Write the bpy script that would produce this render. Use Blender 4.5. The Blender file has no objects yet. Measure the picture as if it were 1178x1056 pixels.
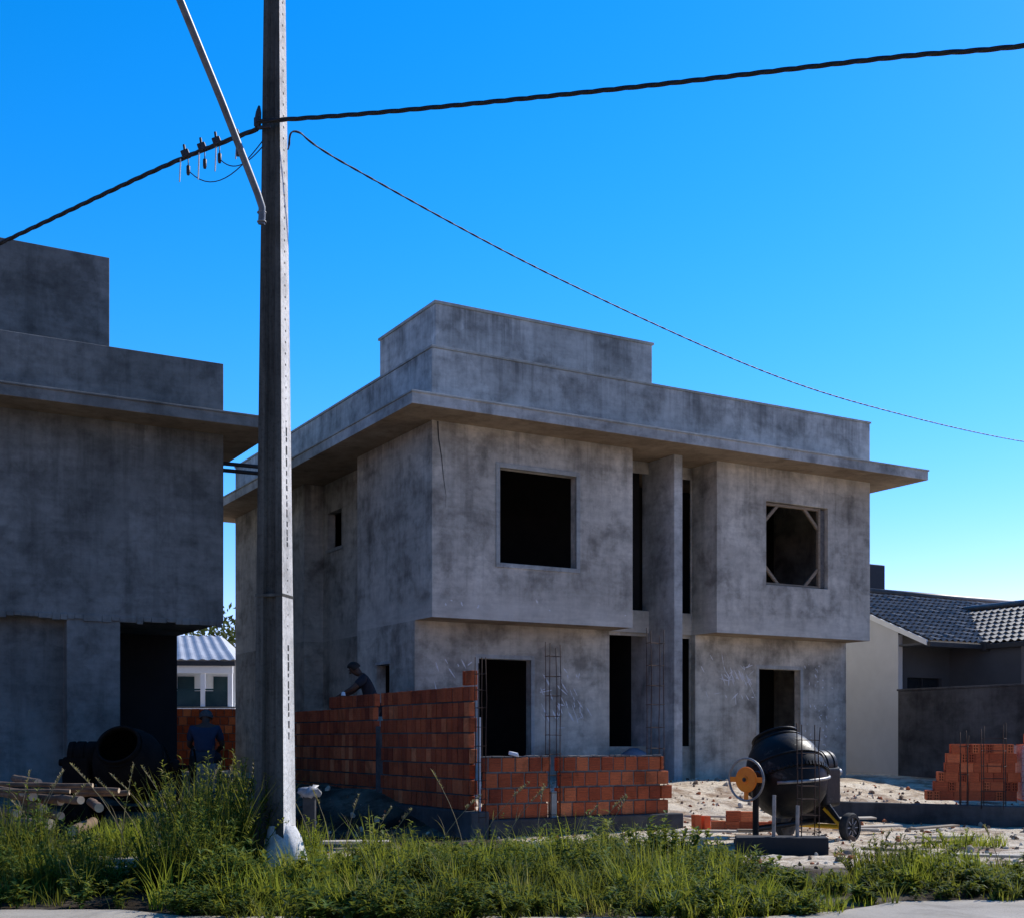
import bpy, bmesh, math, random
import numpy as np
from mathutils import Vector, Matrix, Euler, noise
R = random.Random(11)
NP = np.random.default_rng(5)
rad = math.radians
scene = bpy.context.scene
col = scene.collection
CAM_Z = 0.75
SKY_BACK = .52
SUN_AZ, SUN_EL = rad(51.0), rad(39.0)          # azimuth from +Y towards +X

# ------------------------------------------------------------------ materials
def new_mat(name):
    m = bpy.data.materials.new(name); m.use_nodes = True
    nt = m.node_tree; nt.nodes.clear()
    out = nt.nodes.new('ShaderNodeOutputMaterial'); b = nt.nodes.new('ShaderNodeBsdfPrincipled')
    nt.links.new(b.outputs[0], out.inputs[0])
    return m, nt, b, out
def N(nt, t, **kw):
    n = nt.nodes.new(t)
    for k, v in kw.items(): setattr(n, k, v)
    return n
def coords(nt, scale=(1, 1, 1), kind='Object'):
    tc = N(nt, 'ShaderNodeTexCoord'); mp = N(nt, 'ShaderNodeMapping')
    mp.inputs['Scale'].default_value = scale
    nt.links.new(tc.outputs[kind], mp.inputs[0]); return mp.outputs[0]
def noise_n(nt, vec, scale, detail=6, rough=.6, dist=0.0):
    n = N(nt, 'ShaderNodeTexNoise'); n.inputs['Scale'].default_value = scale
    n.inputs['Detail'].default_value = detail; n.inputs['Roughness'].default_value = rough
    n.inputs['Distortion'].default_value = dist
    nt.links.new(vec, n.inputs['Vector']); return n.outputs['Fac']
def ramp(nt, fac, stops, interp='LINEAR'):
    r = N(nt, 'ShaderNodeValToRGB'); r.color_ramp.interpolation = interp
    el = r.color_ramp.elements
    while len(el) < len(stops): el.new(.5)
    for e, (p, c) in zip(el, stops):
        e.position = p; e.color = (c[0], c[1], c[2], 1) if not isinstance(c, (int, float)) else (c, c, c, 1)
    nt.links.new(fac, r.inputs[0]); return r.outputs[0]
def mix(nt, fac, a, b, mode='MIX'):
    n = N(nt, 'ShaderNodeMix', data_type='RGBA', blend_type=mode)
    for s, v in ((0, fac), (6, a), (7, b)):
        if isinstance(v, (int, float)): n.inputs[s].default_value = v
        elif isinstance(v, tuple): n.inputs[s].default_value = (*v, 1)
        else: nt.links.new(v, n.inputs[s])
    return n.outputs[2]
def math_n(nt, op, a, b=None, c=None):
    n = N(nt, 'ShaderNodeMath', operation=op)
    for i, v in enumerate((a, b, c)):
        if v is None: continue
        if isinstance(v, (int, float)): n.inputs[i].default_value = v
        else: nt.links.new(v, n.inputs[i])
    return n.outputs[0]
def bump(nt, b, h, strength=.3, dist=.02):
    n = N(nt, 'ShaderNodeBump'); n.inputs['Strength'].default_value = strength
    n.inputs['Distance'].default_value = dist
    nt.links.new(h, n.inputs['Height']); nt.links.new(n.outputs[0], b.inputs['Normal'])
def attr(nt, name='rnd'):
    return N(nt, 'ShaderNodeAttribute', attribute_name=name).outputs['Fac']

def plaster(name, dark, light, blot=.55, bounce_tint=0.0, band=None, drips=()):
    m, nt, b, _ = new_mat(name)
    v = coords(nt)
    big = noise_n(nt, v, .55, 4, .55, .4)
    c = ramp(nt, big, [(.32, dark), (.68, light)])
    med = noise_n(nt, v, 1.7, 7, .62, .25)
    c = mix(nt, blot, c, ramp(nt, med, [(.33, .42), (.42, .68), (.51, .98), (.66, 1.14)]), 'MULTIPLY')
    wv = N(nt, 'ShaderNodeVectorMath', operation='ADD'); nt.links.new(v, wv.inputs[0])      # separate trowelled patches
    nz = N(nt, 'ShaderNodeTexNoise'); nz.inputs['Scale'].default_value = 1.6; nz.inputs['Detail'].default_value = 5; nt.links.new(v, nz.inputs['Vector'])
    nt.links.new(nz.outputs['Color'], wv.inputs[1])
    vo = N(nt, 'ShaderNodeTexVoronoi'); vo.inputs['Scale'].default_value = .75; nt.links.new(wv.outputs[0], vo.inputs['Vector'])
    sv = N(nt, 'ShaderNodeSeparateColor'); nt.links.new(vo.outputs['Color'], sv.inputs[0])
    c = mix(nt, .55, c, ramp(nt, sv.outputs[0], [(0, .78), (1, 1.18)]), 'MULTIPLY')
    c = mix(nt, .35, c, ramp(nt, vo.outputs['Distance'], [(.0, .92), (.5, 1.0), (.8, 1.12)]), 'MULTIPLY')
    sm = noise_n(nt, v, 6.5, 8, .7, .15)
    c = mix(nt, .55, c, ramp(nt, sm, [(.3, .55), (.52, 1.0), (.7, 1.2)]), 'MULTIPLY')
    vs = coords(nt, (3.2, 3.2, .22))
    st = noise_n(nt, vs, 1.3, 6, .65)
    c = mix(nt, .42, c, ramp(nt, st, [(.36, .52), (.5, 1.0), (.75, 1.12)]), 'MULTIPLY')
    if band:                                   # lighter smoother rendering band low on the wall
        sx = N(nt, 'ShaderNodeSeparateXYZ'); nt.links.new(v, sx.inputs[0])
        wob = math_n(nt, 'MULTIPLY_ADD', noise_n(nt, v, 1.1, 4), .35, sx.outputs[2])
        rr = N(nt, 'ShaderNodeMapRange', interpolation_type='SMOOTHSTEP')
        rr.inputs[1].default_value = band[0] + .35; rr.inputs[2].default_value = band[0]
        nt.links.new(wob, rr.inputs[0])
        c = mix(nt, math_n(nt, 'MULTIPLY', rr.outputs[0], .55), c, band[1])
    tm = N(nt, 'ShaderNodeMapping'); tm.inputs['Rotation'].default_value = (rad(34), rad(27), 0); tm.inputs['Scale'].default_value = (1.1, 1.1, 6.5)
    nt.links.new(v, tm.inputs[0])                                   # slanting float sweeps
    c = mix(nt, .34, c, ramp(nt, noise_n(nt, tm.outputs[0], 1.6, 5, .6, .3), [(.36, .74), (.5, 1.0), (.64, 1.20)]), 'MULTIPLY')
    pp = noise_n(nt, v, .9, 3, .5, .2)                              # paler dried patches
    c = mix(nt, math_n(nt, 'MULTIPLY', ramp(nt, pp, [(.58, 0), (.66, 1)]), .30), c, light)
    for (zd, ln_) in drips:                                         # rain runs below ledges
        s2 = N(nt, 'ShaderNodeSeparateXYZ'); nt.links.new(v, s2.inputs[0])
        st2 = math_n(nt, 'MULTIPLY_ADD', noise_n(nt, v, .8, 3, .5), .6, math_n(nt, 'MULTIPLY', noise_n(nt, coords(nt, (3.6, 3.6, .14)), 1.5, 6, .72, .2), .7))
        g_ = N(nt, 'ShaderNodeMapRange'); g_.inputs[1].default_value = zd - ln_; g_.inputs[2].default_value = zd; nt.links.new(s2.outputs[2], g_.inputs[0])
        below = math_n(nt, 'LESS_THAN', s2.outputs[2], zd + .01)
        k_ = math_n(nt, 'MULTIPLY', math_n(nt, 'MULTIPLY', g_.outputs[0], below), ramp(nt, st2, [(.66, 0), (.82, 1)]))
        c = mix(nt, math_n(nt, 'MULTIPLY', k_, .62), c, (.07, .07, .07))
    if bounce_tint: c = mix(nt, bounce_tint, c, (.46, .29, .14))  # tint for bounced ground light, put into the colour
    nt.links.new(c, b.inputs['Base Color'])
    b.inputs['Roughness'].default_value = .93
    b.inputs['Specular IOR Level'].default_value = .15
    f = noise_n(nt, v, 60, 8, .7); g = noise_n(nt, v, 3.0, 6, .6)
    bump(nt, b, math_n(nt, 'MULTIPLY_ADD', g, 2.2, f), .35, .012)
    return m
def simple(name, c1, c2, scale=4, rough=.6, metal=0, bs=.15, spec=.4, stretch=(1, 1, 1)):
    m, nt, b, _ = new_mat(name)
    v = coords(nt, stretch)
    n = noise_n(nt, v, scale, 8, .65, .3)
    nt.links.new(ramp(nt, n, [(.33, c1), (.67, c2)]), b.inputs['Base Color'])
    r = N(nt, 'ShaderNodeMapRange'); r.inputs[3].default_value = max(.05, rough - .12); r.inputs[4].default_value = min(1, rough + .15)
    nt.links.new(n, r.inputs[0]); nt.links.new(r.outputs[0], b.inputs['Roughness'])
    b.inputs['Metallic'].default_value = metal; b.inputs['Specular IOR Level'].default_value = spec
    if bs: bump(nt, b, noise_n(nt, v, scale * 6, 6, .7), bs, .01)
    return m

M = {}
M['render'] = plaster('cement_render', (.41, .38, .325), (.63, .59, .51), .85, band=(3.02, (.63, .595, .52)), drips=((5.88, 1.3),))
M['render_ground'] = plaster('cement_render_ground', (.38, .355, .305), (.60, .565, .48), .85)
M['render_band'] = plaster('cement_render_parapet', (.38, .385, .37), (.60, .605, .58), .75, drips=((7.05, .75), (8.55, 1.1)))
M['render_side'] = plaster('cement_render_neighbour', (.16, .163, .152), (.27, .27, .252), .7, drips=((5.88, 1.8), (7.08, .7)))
M['soffit'] = plaster('soffit_bounce_tinted', (.22, .175, .13), (.34, .28, .21), .5, .15)  # brown tint stands in for light bounced off the ground
M['trim'] = plaster('smooth_cement_trim', (.36, .37, .35), (.47, .48, .455), .25)
M['inside'] = simple('inside_shade_dark', (.010, .009, .008), (.02, .018, .016), 3, .95)  # near black, painted in for interior shade
M['shade_dark'] = simple('shade_dark_render', (.018, .019, .022), (.03, .031, .035), 2, .95)  # near-black colour standing for shade on porch and stub
M['fence'] = plaster('dark_render_fence', (.06, .056, .055), (.13, .125, .12), .8)
M['beam'] = plaster('grey_foundation_concrete', (.05, .05, .052), (.10, .10, .10), .5)
M['cream'] = simple('cream_paint', (.50, .50, .495), (.58, .58, .575), 1.2, .85, bs=.05)
M['greywall'] = simple('grey_paint', (.06, .062, .068), (.085, .087, .093), 1.2, .85, bs=.05)
M['white'] = simple('white_paint', (.72, .72, .70), (.82, .82, .80), 2, .7, bs=.05)
M['glassdark'] = simple('dark_window_glass', (.012, .016, .02), (.02, .026, .03), 2, .12, bs=0, spec=.6)
M['greenglass'] = simple('green_dark_glass', (.015, .04, .045), (.03, .06, .065), 2, .2, bs=0)
M['tile'] = simple('dark_glazed_tile', (.060, .059, .058), (.135, .13, .125), 3.3, .46, spec=.4, bs=.08)
M['tank'] = simple('dark_tank', (.02, .022, .026), (.035, .037, .04), 3, .6)
M['metalroof'] = simple('aged_zinc', (.40, .40, .41), (.58, .58, .59), 2, .5, .15)
M['blackmetal'] = simple('black_enamel', (.005, .005, .006), (.013, .013, .013), 5, .36, .0, .08, .22)
M['worn_metal'] = simple('worn_grey_steel', (.16, .16, .16), (.36, .35, .34), 9, .45, .5)
M['galv'] = simple('galvanised_steel', (.10, .11, .12), (.2, .21, .23), 6, .45, .4)
M['orange'] = simple('orange_paint', (.80, .17, .005), (.92, .26, .008), 9, .5)
M['yellow'] = simple('yellow_paint', (.60, .34, .01), (.80, .47, .02), 9, .5)
M['rubber'] = simple('tyre_rubber', (.018, .018, .018), (.05, .048, .045), 12, .85)
M['rebar'] = simple('rusty_rebar', (.035, .022, .018), (.085, .045, .03), 18, .8, .3)
M['cable'] = simple('black_cable', (.010, .010, .012), (.03, .028, .03), 20, .6)
M['cable_blue'] = simple('dark_blue_cable', (.012, .02, .045), (.02, .03, .06), 20, .6)
M['connector'] = simple('connector_plastic', (.02, .02, .025), (.06, .05, .05), 20, .5)
M['strap'] = simple('pale_strap', (.5, .55, .6), (.65, .7, .75), 20, .5)
M['wood'] = simple('raw_timber', (.20, .15, .10), (.36, .28, .20), 5, .85, stretch=(1.0, 6, 6))
M['wood_pale'] = simple('weathered_board', (.42, .35, .27), (.62, .55, .45), 5, .85, stretch=(1.0, 6, 6))
M['bark'] = simple('log_bark', (.09, .055, .035), (.22, .14, .09), 9, .9, bs=.5, stretch=(1, 1, 1))
M['logend'] = simple('sawn_log_end', (.52, .38, .24), (.66, .52, .35), 14, .85)
M['mortar'] = simple('mortar', (.10, .095, .09), (.2, .19, .18), 12, .95, bs=.4)
M['splash'] = simple('pale_mortar_splash', (.62, .63, .64), (.8, .8, .8), 20, .95)
M['plastic_white'] = simple('white_plastic', (.7, .7, .72), (.82, .82, .82), 9, .4)
M['plastic_grey'] = simple('dirty_plastic', (.2, .2, .21), (.42, .42, .43), 9, .5)
M['skin'] = simple('skin', (.06, .03, .02), (.085, .045, .028), 8, .6, bs=.02)
M['hair'] = simple('dark_hair', (.012, .009, .008), (.02, .016, .013), 30, .7)
M['grey_hair'] = simple('grey_cap', (.05, .045, .045), (.09, .08, .08), 30, .8)
M['shirt_blue'] = simple('blue_shirt', (.012, .02, .045), (.024, .034, .065), 12, .85)
M['shirt_dark'] = simple('dark_shirt', (.012, .013, .02), (.022, .024, .034), 12, .85)
M['trousers'] = simple('dark_trousers', (.02, .022, .03), (.035, .037, .045), 12, .85)
M['tarp'] = simple('blue_grey_tarp', (.10, .14, .2), (.16, .2, .26), 7, .5)
M['trunk'] = simple('tree_bark', (.05, .035, .025), (.11, .08, .06), 10, .95, bs=.5)

def crusted(name):
    m, nt, b, _ = new_mat(name); v = coords(nt)
    n1 = noise_n(nt, v, 3.2, 9, .72, .6); n2 = noise_n(nt, v, 22, 7, .7)
    k = math_n(nt, 'MULTIPLY', ramp(nt, n1, [(.57, 0), (.68, 1)]), ramp(nt, n2, [(.42, 0), (.58, 1)]))
    nt.links.new(mix(nt, math_n(nt, 'MULTIPLY', k, .55), ramp(nt, n1, [(.3, (.005, .005, .006)), (.6, (.014, .013, .012))]), (.16, .15, .135)), b.inputs['Base Color'])
    nt.links.new(ramp(nt, n2, [(.3, .30), (.6, .52)]), b.inputs['Roughness']); b.inputs['Specular IOR Level'].default_value = .16
    bump(nt, b, math_n(nt, 'MULTIPLY_ADD', k, 1.6, n1), .35, .012); return m
M['blackmetal'] = crusted('black_enamel_with_dried_cement')
def rubble_mat():
    m, nt, b, _ = new_mat('soil_clods_and_brick_bits'); v = coords(nt)
    c = ramp(nt, attr(nt), [(0, (.10, .06, .04)), (.3, (.28, .19, .12)), (.55, (.55, .46, .35)), (.72, (.66, .58, .46)), (.76, (.42, .11, .04)), (1, (.50, .16, .06))])
    nt.links.new(mix(nt, .6, c, ramp(nt, noise_n(nt, v, 14, 7, .7), [(.3, .5), (.6, 1.15)]), 'MULTIPLY'), b.inputs['Base Color'])
    b.inputs['Roughness'].default_value = .95; bump(nt, b, noise_n(nt, v, 50, 6, .7), .4, .01); return m
M['stone'] = rubble_mat()
def brick_mat(name, stain=.5, k=1.0):
    m, nt, b, _ = new_mat(name)
    v = coords(nt)
    c = ramp(nt, attr(nt), [(0, (.07 * k, .016 * k, .009 * k)), (.35, (.16 * k, .034 * k, .015 * k)), (.7, (.25 * k, .060 * k, .023 * k)), (1, (.36 * k, .12 * k, .05 * k))])
    n = noise_n(nt, v, 2.2, 8, .7, .8)
    c = mix(nt, stain, c, ramp(nt, n, [(.34, .35), (.52, 1.0), (.7, 1.15)]), 'MULTIPLY')
    n2 = noise_n(nt, v, 26, 6, .7)
    c = mix(nt, .4, c, ramp(nt, n2, [(.3, .6), (.6, 1.1)]), 'MULTIPLY')
    nt.links.new(c, b.inputs['Base Color']); b.inputs['Roughness'].default_value = .92
    b.inputs['Specular IOR Level'].default_value = .2
    sx = N(nt, 'ShaderNodeSeparateXYZ'); nt.links.new(v, sx.inputs[0])
    rib = math_n(nt, 'SINE', math_n(nt, 'MULTIPLY', sx.outputs[2], 190.0))
    bump(nt, b, math_n(nt, 'MULTIPLY_ADD', rib, .35, n2), .45, .008)
    return m
M['brick'] = brick_mat('red_hollow_brick', .6, 1.8)
M['brick_clean'] = brick_mat('orange_hollow_brick', .25, 2.9)

def pole_mat(name, lo, hi):
    m, nt, b, _ = new_mat(name)
    v = coords(nt)
    vs = coords(nt, (9, 9, .5))
    n1 = noise_n(nt, vs, 1.2, 7, .7); n2 = noise_n(nt, v, 30, 6, .75); n3 = noise_n(nt, v, 2.5, 6, .65)
    c = ramp(nt, n1, [(.3, lo), (.65, hi)])
    c = mix(nt, .6, c, ramp(nt, n2, [(.34, .45), (.5, 1.0), (.7, 1.15)]), 'MULTIPLY')
    c = mix(nt, .55, c, ramp(nt, n3, [(.34, .40), (.52, 1.0), (.7, 1.1)]), 'MULTIPLY')
    nt.links.new(c, b.inputs['Base Color']); b.inputs['Roughness'].default_value = .95
    b.inputs['Specular IOR Level'].default_value = .15
    bump(nt, b, n2, .5, .012)
    return m
M['pole'] = pole_mat('precast_pole_concrete', (.56, .54, .50), (.82, .80, .76))
M['pole_shade'] = pole_mat('shade_dark_pole_concrete', (.045, .043, .038), (.135, .13, .115))  # dark copy of the pole concrete, shade put into its colour

def leaf_mat(name, stops, trans=.45):
    m, nt, b, out = new_mat(name)
    c = ramp(nt, attr(nt), stops)
    nt.links.new(c, b.inputs['Base Color']); b.inputs['Roughness'].default_value = .62
    b.inputs['Specular IOR Level'].default_value = .12
    t = N(nt, 'ShaderNodeBsdfTranslucent')
    nt.links.new(mix(nt, .55, c, (.42, .41, .05)), t.inputs[0])
    ms = N(nt, 'ShaderNodeMixShader'); ms.inputs[0].default_value = trans
    nt.links.new(b.outputs[0], ms.inputs[1]); nt.links.new(t.outputs[0], ms.inputs[2])
    nt.links.new(ms.outputs[0], out.inputs[0])
    return m
M['grass'] = leaf_mat('grass_blade', [(0, (.016, .034, .008)), (.4, (.058, .095, .016)), (.75, (.14, .165, .03)), (.93, (.26, .24, .06)), (1, (.44, .36, .18))])
M['weed'] = leaf_mat('weed_leaf', [(0, (.014, .034, .008)), (.5, (.045, .095, .016)), (.85, (.11, .17, .03)), (1, (.24, .27, .08))], .35)
M['yellow_grass'] = leaf_mat('yellow_grass', [(0, (.08, .14, .012)), (.5, (.20, .27, .02)), (1, (.40, .40, .04))], .5)
M['dry'] = leaf_mat('dry_stalk', [(0, (.20, .16, .09)), (1, (.46, .38, .24))], .3)
M['tree_leaf'] = leaf_mat('tree_leaf', [(0, (.02, .035, .012)), (.6, (.045, .075, .02)), (1, (.09, .12, .03))], .3)

def ground_mat():
    m, nt, b, _ = new_mat('sandy_soil')
    v = coords(nt)
    n1 = noise_n(nt, v, .55, 6, .6, .6); n2 = noise_n(nt, v, 4.0, 9, .72, .8); n3 = noise_n(nt, v, 38, 8, .8)
    c = ramp(nt, n1, [(.3, (.52, .37, .24)), (.44, (.80, .67, .50)), (.7, (.90, .80, .64))])
    c = mix(nt, .85, c, ramp(nt, n2, [(.33, (.30, .22, .16)), (.43, (.72, .66, .60)), (.50, 1.0), (.75, 1.12)]), 'MULTIPLY')
    n4 = noise_n(nt, v, 1.1, 7, .65, .5)
    c = mix(nt, math_n(nt, 'MULTIPLY', ramp(nt, n4, [(.50, 0.0), (.60, 1.0)]), .7), c, (.26, .15, .09))
    c = mix(nt, .6, c, ramp(nt, n3, [(.3, .5), (.5, 1.0), (.72, 1.2)]), 'MULTIPLY')
    c = mix(nt, attr(nt, 'soil_shade'), c, mix(nt, .6, (.014, .011, .008), ramp(nt, n2, [(.3, (.008, .006, .004)), (.7, (.035, .026, .018))])))  # mask blends in near-black soil to stand for shade
    nt.links.new(c, b.inputs['Base Color']); b.inputs['Roughness'].default_value = 1
    b.inputs['Specular IOR Level'].default_value = .1
    bump(nt, b, math_n(nt, 'MULTIPLY_ADD', n2, 3.0, n3), .8, .03)
    return m
M['soil'] = ground_mat()
def road_mat():
    m, nt, b, _ = new_mat('worn_road')
    v = coords(nt)
    n2 = noise_n(nt, v, 1.6, 8, .7, .5); n3 = noise_n(nt, v, 70, 6, .8)
    c = ramp(nt, n2, [(.3, (.22, .19, .15)), (.5, (.40, .35, .28)), (.75, (.52, .46, .38))])
    c = mix(nt, .6, c, ramp(nt, n3, [(.3, .5), (.5, 1.0), (.72, 1.2)]), 'MULTIPLY')
    nt.links.new(c, b.inputs['Base Color']); b.inputs['Roughness'].default_value = .95
    bump(nt, b, n3, .6, .012)
    return m
M['road'] = road_mat()
def film_mat():
    m, nt, b, out = new_mat('shrink_film')
    v = coords(nt, (1, 1, 3))
    n = noise_n(nt, v, 5, 6, .6, 1.5)
    b.inputs['Base Color'].default_value = (.62, .60, .60, 1); b.inputs['Roughness'].default_value = .28
    bump(nt, b, n, .6, .03)
    t = N(nt, 'ShaderNodeBsdfTransparent'); ms = N(nt, 'ShaderNodeMixShader')
    nt.links.new(ramp(nt, n, [(.35, .30), (.65, .62)]), ms.inputs[0])
    nt.links.new(t.outputs[0], ms.inputs[1]); nt.links.new(b.outputs[0], ms.inputs[2])
    nt.links.new(ms.outputs[0], out.inputs[0]); return m
M['film'] = film_mat()

# ------------------------------------------------------------------ mesh helpers
def tag(o, label=None, cat=None, group=None, kind=None):
    if label: o['label'] = label
    if cat: o['category'] = cat
    if group: o['group'] = group
    if kind: o['kind'] = kind
    return o
def empty(name, loc, rz=0.0, label=None, cat=None, group=None):
    o = bpy.data.objects.new(name, None); col.objects.link(o)
    o.location = loc; o.rotation_euler = (0, 0, rz); o.empty_display_size = .2
    return tag(o, label, cat, group)
def copy_tree(o, parent=None):
    c = o.copy(); col.objects.link(c)
    if parent is not None: c.parent = parent
    for ch in list(o.children): copy_tree(ch, c)
    return c

class MB:
    def __init__(s): s.v, s.f, s.a, s.m = [], [], [], []
    def add(s, vs, fs, rnd=.5, mi=0):
        k = len(s.v); s.v += [tuple(p) for p in vs]
        for f in fs: s.f.append(tuple(i + k for i in f)); s.a.append(rnd); s.m.append(mi)
        return s
    def box(s, c, d, rot=None, rnd=.5, mi=0, jit=0):
        x, y, z = d[0] / 2, d[1] / 2, d[2] / 2
        vs = [Vector(p) for p in ((-x, -y, -z), (x, -y, -z), (x, y, -z), (-x, y, -z), (-x, -y, z), (x, -y, z), (x, y, z), (-x, y, z))]
        if jit: vs = [p + Vector((R.uniform(-jit, jit), R.uniform(-jit, jit), R.uniform(-jit, jit))) for p in vs]
        if rot is not None: vs = [rot @ p for p in vs]
        c = Vector(c)
        return s.add([p + c for p in vs], [(0, 3, 2, 1), (4, 5, 6, 7), (0, 1, 5, 4), (1, 2, 6, 5), (2, 3, 7, 6), (3, 0, 4, 7)], rnd, mi)
    def b2(s, a, b, **k):
        return s.box([(a[i] + b[i]) / 2 for i in range(3)], [abs(b[i] - a[i]) for i in range(3)], **k)
    def tube(s, pts, r, n=8, caps=True, rnd=.5, mi=0):
        pts = [Vector(p) for p in pts]; rs = r if isinstance(r, (list, tuple)) else [r] * len(pts)
        rings = []; up = None
        for i, p in enumerate(pts):
            t = (pts[min(i + 1, len(pts) - 1)] - pts[max(i - 1, 0)]).normalized()
            if up is None:
                up = Vector((0, 0, 1)) if abs(t.z) < .9 else Vector((1, 0, 0))
            a = (up - t * up.dot(t)).normalized(); b = t.cross(a); up = a
            rings.append([p + (a * math.cos(q) + b * math.sin(q)) * rs[i] for q in [2 * math.pi * j / n for j in range(n)]])
        vs = [p for ring in rings for p in ring]; fs = []
        for i in range(len(rings) - 1):
            for j in range(n):
                fs.append((i * n + j, i * n + (j + 1) % n, (i + 1) * n + (j + 1) % n, (i + 1) * n + j))
        if caps:
            fs.append(tuple(range(n - 1, -1, -1))); fs.append(tuple((len(rings) - 1) * n + j for j in range(n)))
        return s.add(vs, fs, rnd, mi)
    def lathe(s, prof, n=32, mat=None, rnd=.5, mi=0, cap0=True, cap1=True):
        vs, fs = [], []
        for r_, z in prof:
            for j in range(n):
                q = 2 * math.pi * j / n; vs.append(Vector((r_ * math.cos(q), r_ * math.sin(q), z)))
        for i in range(len(prof) - 1):
            for j in range(n):
                fs.append((i * n + j, i * n + (j + 1) % n, (i + 1) * n + (j + 1) % n, (i + 1) * n + j))
        if cap0: fs.append(tuple(range(n - 1, -1, -1)))
        if cap1: fs.append(tuple((len(prof) - 1) * n + j for j in range(n)))
        if mat is not None: vs = [mat @ p for p in vs]
        return s.add(vs, fs, rnd, mi)
    def torus(s, R_, r_, mat, n=36, k=8, rnd=.5):
        vs, fs = [], []
        for i in range(n):
            q = 2 * math.pi * i / n
            for j in range(k):
                w = 2 * math.pi * j / k
                vs.append(mat @ Vector(((R_ + r_ * math.cos(w)) * math.cos(q), (R_ + r_ * math.cos(w)) * math.sin(q), r_ * math.sin(w))))
        for i in range(n):
            for j in range(k):
                fs.append((i * k + j, ((i + 1) % n) * k + j, ((i + 1) % n) * k + (j + 1) % k, i * k + (j + 1) % k))
        return s.add(vs, fs, rnd)
    def build(s, name, mat, parent=None, smooth=False, bevel=0, merge=False, loc=None, segs=2):
        me = bpy.data.meshes.new(name); me.from_pydata(s.v, [], s.f)
        mats = mat if isinstance(mat, (list, tuple)) else [mat]
        for m in mats: me.materials.append(m)
        if len(mats) > 1: me.polygons.foreach_set('material_index', s.m)
        at = me.attributes.new('rnd', 'FLOAT', 'FACE'); at.data.foreach_set('value', s.a)
        if merge:
            bm = bmesh.new(); bm.from_mesh(me); bmesh.ops.remove_doubles(bm, verts=bm.verts, dist=.0006)
            bmesh.ops.recalc_face_normals(bm, faces=bm.faces); bm.to_mesh(me); bm.free()
        if smooth:
            me.polygons.foreach_set('use_smooth', [True] * len(me.polygons))
            if smooth == 'angle': me.set_sharp_from_angle(angle=rad(38))
        me.update()
        o = bpy.data.objects.new(name, me); col.objects.link(o)
        if parent is not None: o.parent = parent
        if loc is not None: o.location = loc
        if bevel:
            md = o.modifiers.new('bevel', 'BEVEL'); md.width = bevel; md.segments = segs
            md.limit_method = 'ANGLE'; md.angle_limit = rad(40)
        return o

def outline_walls(mb, pts, z0, z1, openings, reveal=.16, closed=True, rough=0.0):
    """outer skin of a storey along a footprint, with openings (edge -> [(a0,a1,za,zb)]) and their reveals"""
    n = len(pts); E = n if closed else n - 1
    zc = {z0, z1}
    for ol in openings.values():
        for o in ol: zc |= {max(o[2], z0), min(o[3], z1)}
    zc = sorted(zc)
    for e in range(E):
        p = Vector((*pts[e], 0)); q = Vector((*pts[(e + 1) % n], 0)); d = q - p; L = d.length; d.normalize()
        inn = Vector((-d.y, d.x, 0))               # footprint runs counter-clockwise: inside on the left
        ol = openings.get(e, [])
        ac = sorted({0, L} | {o[0] for o in ol} | {o[1] for o in ol})
        for i in range(len(ac) - 1):
            for k in range(len(zc) - 1):
                am, zm = (ac[i] + ac[i + 1]) / 2, (zc[k] + zc[k + 1]) / 2
                if any(o[0] < am < o[1] and o[2] < zm < o[3] for o in ol): continue
                a, b = p + d * ac[i], p + d * ac[i + 1]
                mb.add([a + Vector((0, 0, zc[k])), b + Vector((0, 0, zc[k])), b + Vector((0, 0, zc[k + 1])), a + Vector((0, 0, zc[k + 1]))], [(0, 1, 2, 3)])
        for o in ol:
            a, b = p + d * o[0], p + d * o[1]; za, zb = max(o[2], z0), min(o[3], z1); w = inn * (o[4] if len(o) > 4 else reveal)
            Z = lambda v, z: v + Vector((0, 0, z))
            zs = [z for z in zc if za <= z <= zb]
            for j in range(len(zs) - 1):
                mb.add([Z(a, zs[j]), Z(a, zs[j + 1]), Z(a + w, zs[j + 1]), Z(a + w, zs[j])], [(0, 1, 2, 3)])
                mb.add([Z(b, zs[j]), Z(b + w, zs[j]), Z(b + w, zs[j + 1]), Z(b, zs[j + 1])], [(0, 1, 2, 3)])
            mb.add([Z(a, zb), Z(b, zb), Z(b + w, zb), Z(a + w, zb)], [(0, 1, 2, 3)])
            mb.add([Z(a, za), Z(a + w, za), Z(b + w, za), Z(b, za)], [(0, 1, 2, 3)])
    return mb

# house frame: u along the front, v towards the back
U = Vector((math.cos(rad(30)), math.sin(rad(30)), 0)); V = Vector((-math.sin(rad(30)), math.cos(rad(30)), 0))
P0 = Vector((-1.286, 20.0, 0))
def hw(s, t, z=0): return P0 + U * s + V * t + Vector((0, 0, z))
def to_st(x, y):
    d = Vector((x, y, 0)) - P0; return d.dot(U), d.dot(V)
def sstep(a, b, x):
    t = max(0, min(1, (x - a) / (b - a))); return t * t * (3 - 2 * t)

def ground_z(x, y):
    s, t = to_st(x, y)
    t2 = t - 2.6 * (1 - sstep(-3.2, -1.0, s))
    lot = -.50 + .50 * sstep(-4.2, -1.0, t2)
    if s > 8: lot = min(lot, -.30 + .28 * sstep(-3.5, 0, t) - .2 * sstep(-5, -8, t))
    z = lot
    amp = .035 * sstep(9.4, 11, y) * (1 - sstep(40, 80, y))
    z += amp * 1.35 * (noise.noise((x * .9, y * .9, 0)) + .6 * noise.noise((x * 2.7, y * 2.7, 3)) + .35 * noise.noise((x * 7, y * 7, 7)))
    z += .05 * sstep(9.5, 10.4, y) * (1 - sstep(11.5, 13.5, y))
    if y < 9.4: z = -.512
    else: z = max(z, -.512 - .0) if y < 9.9 else z
    return z

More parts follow.
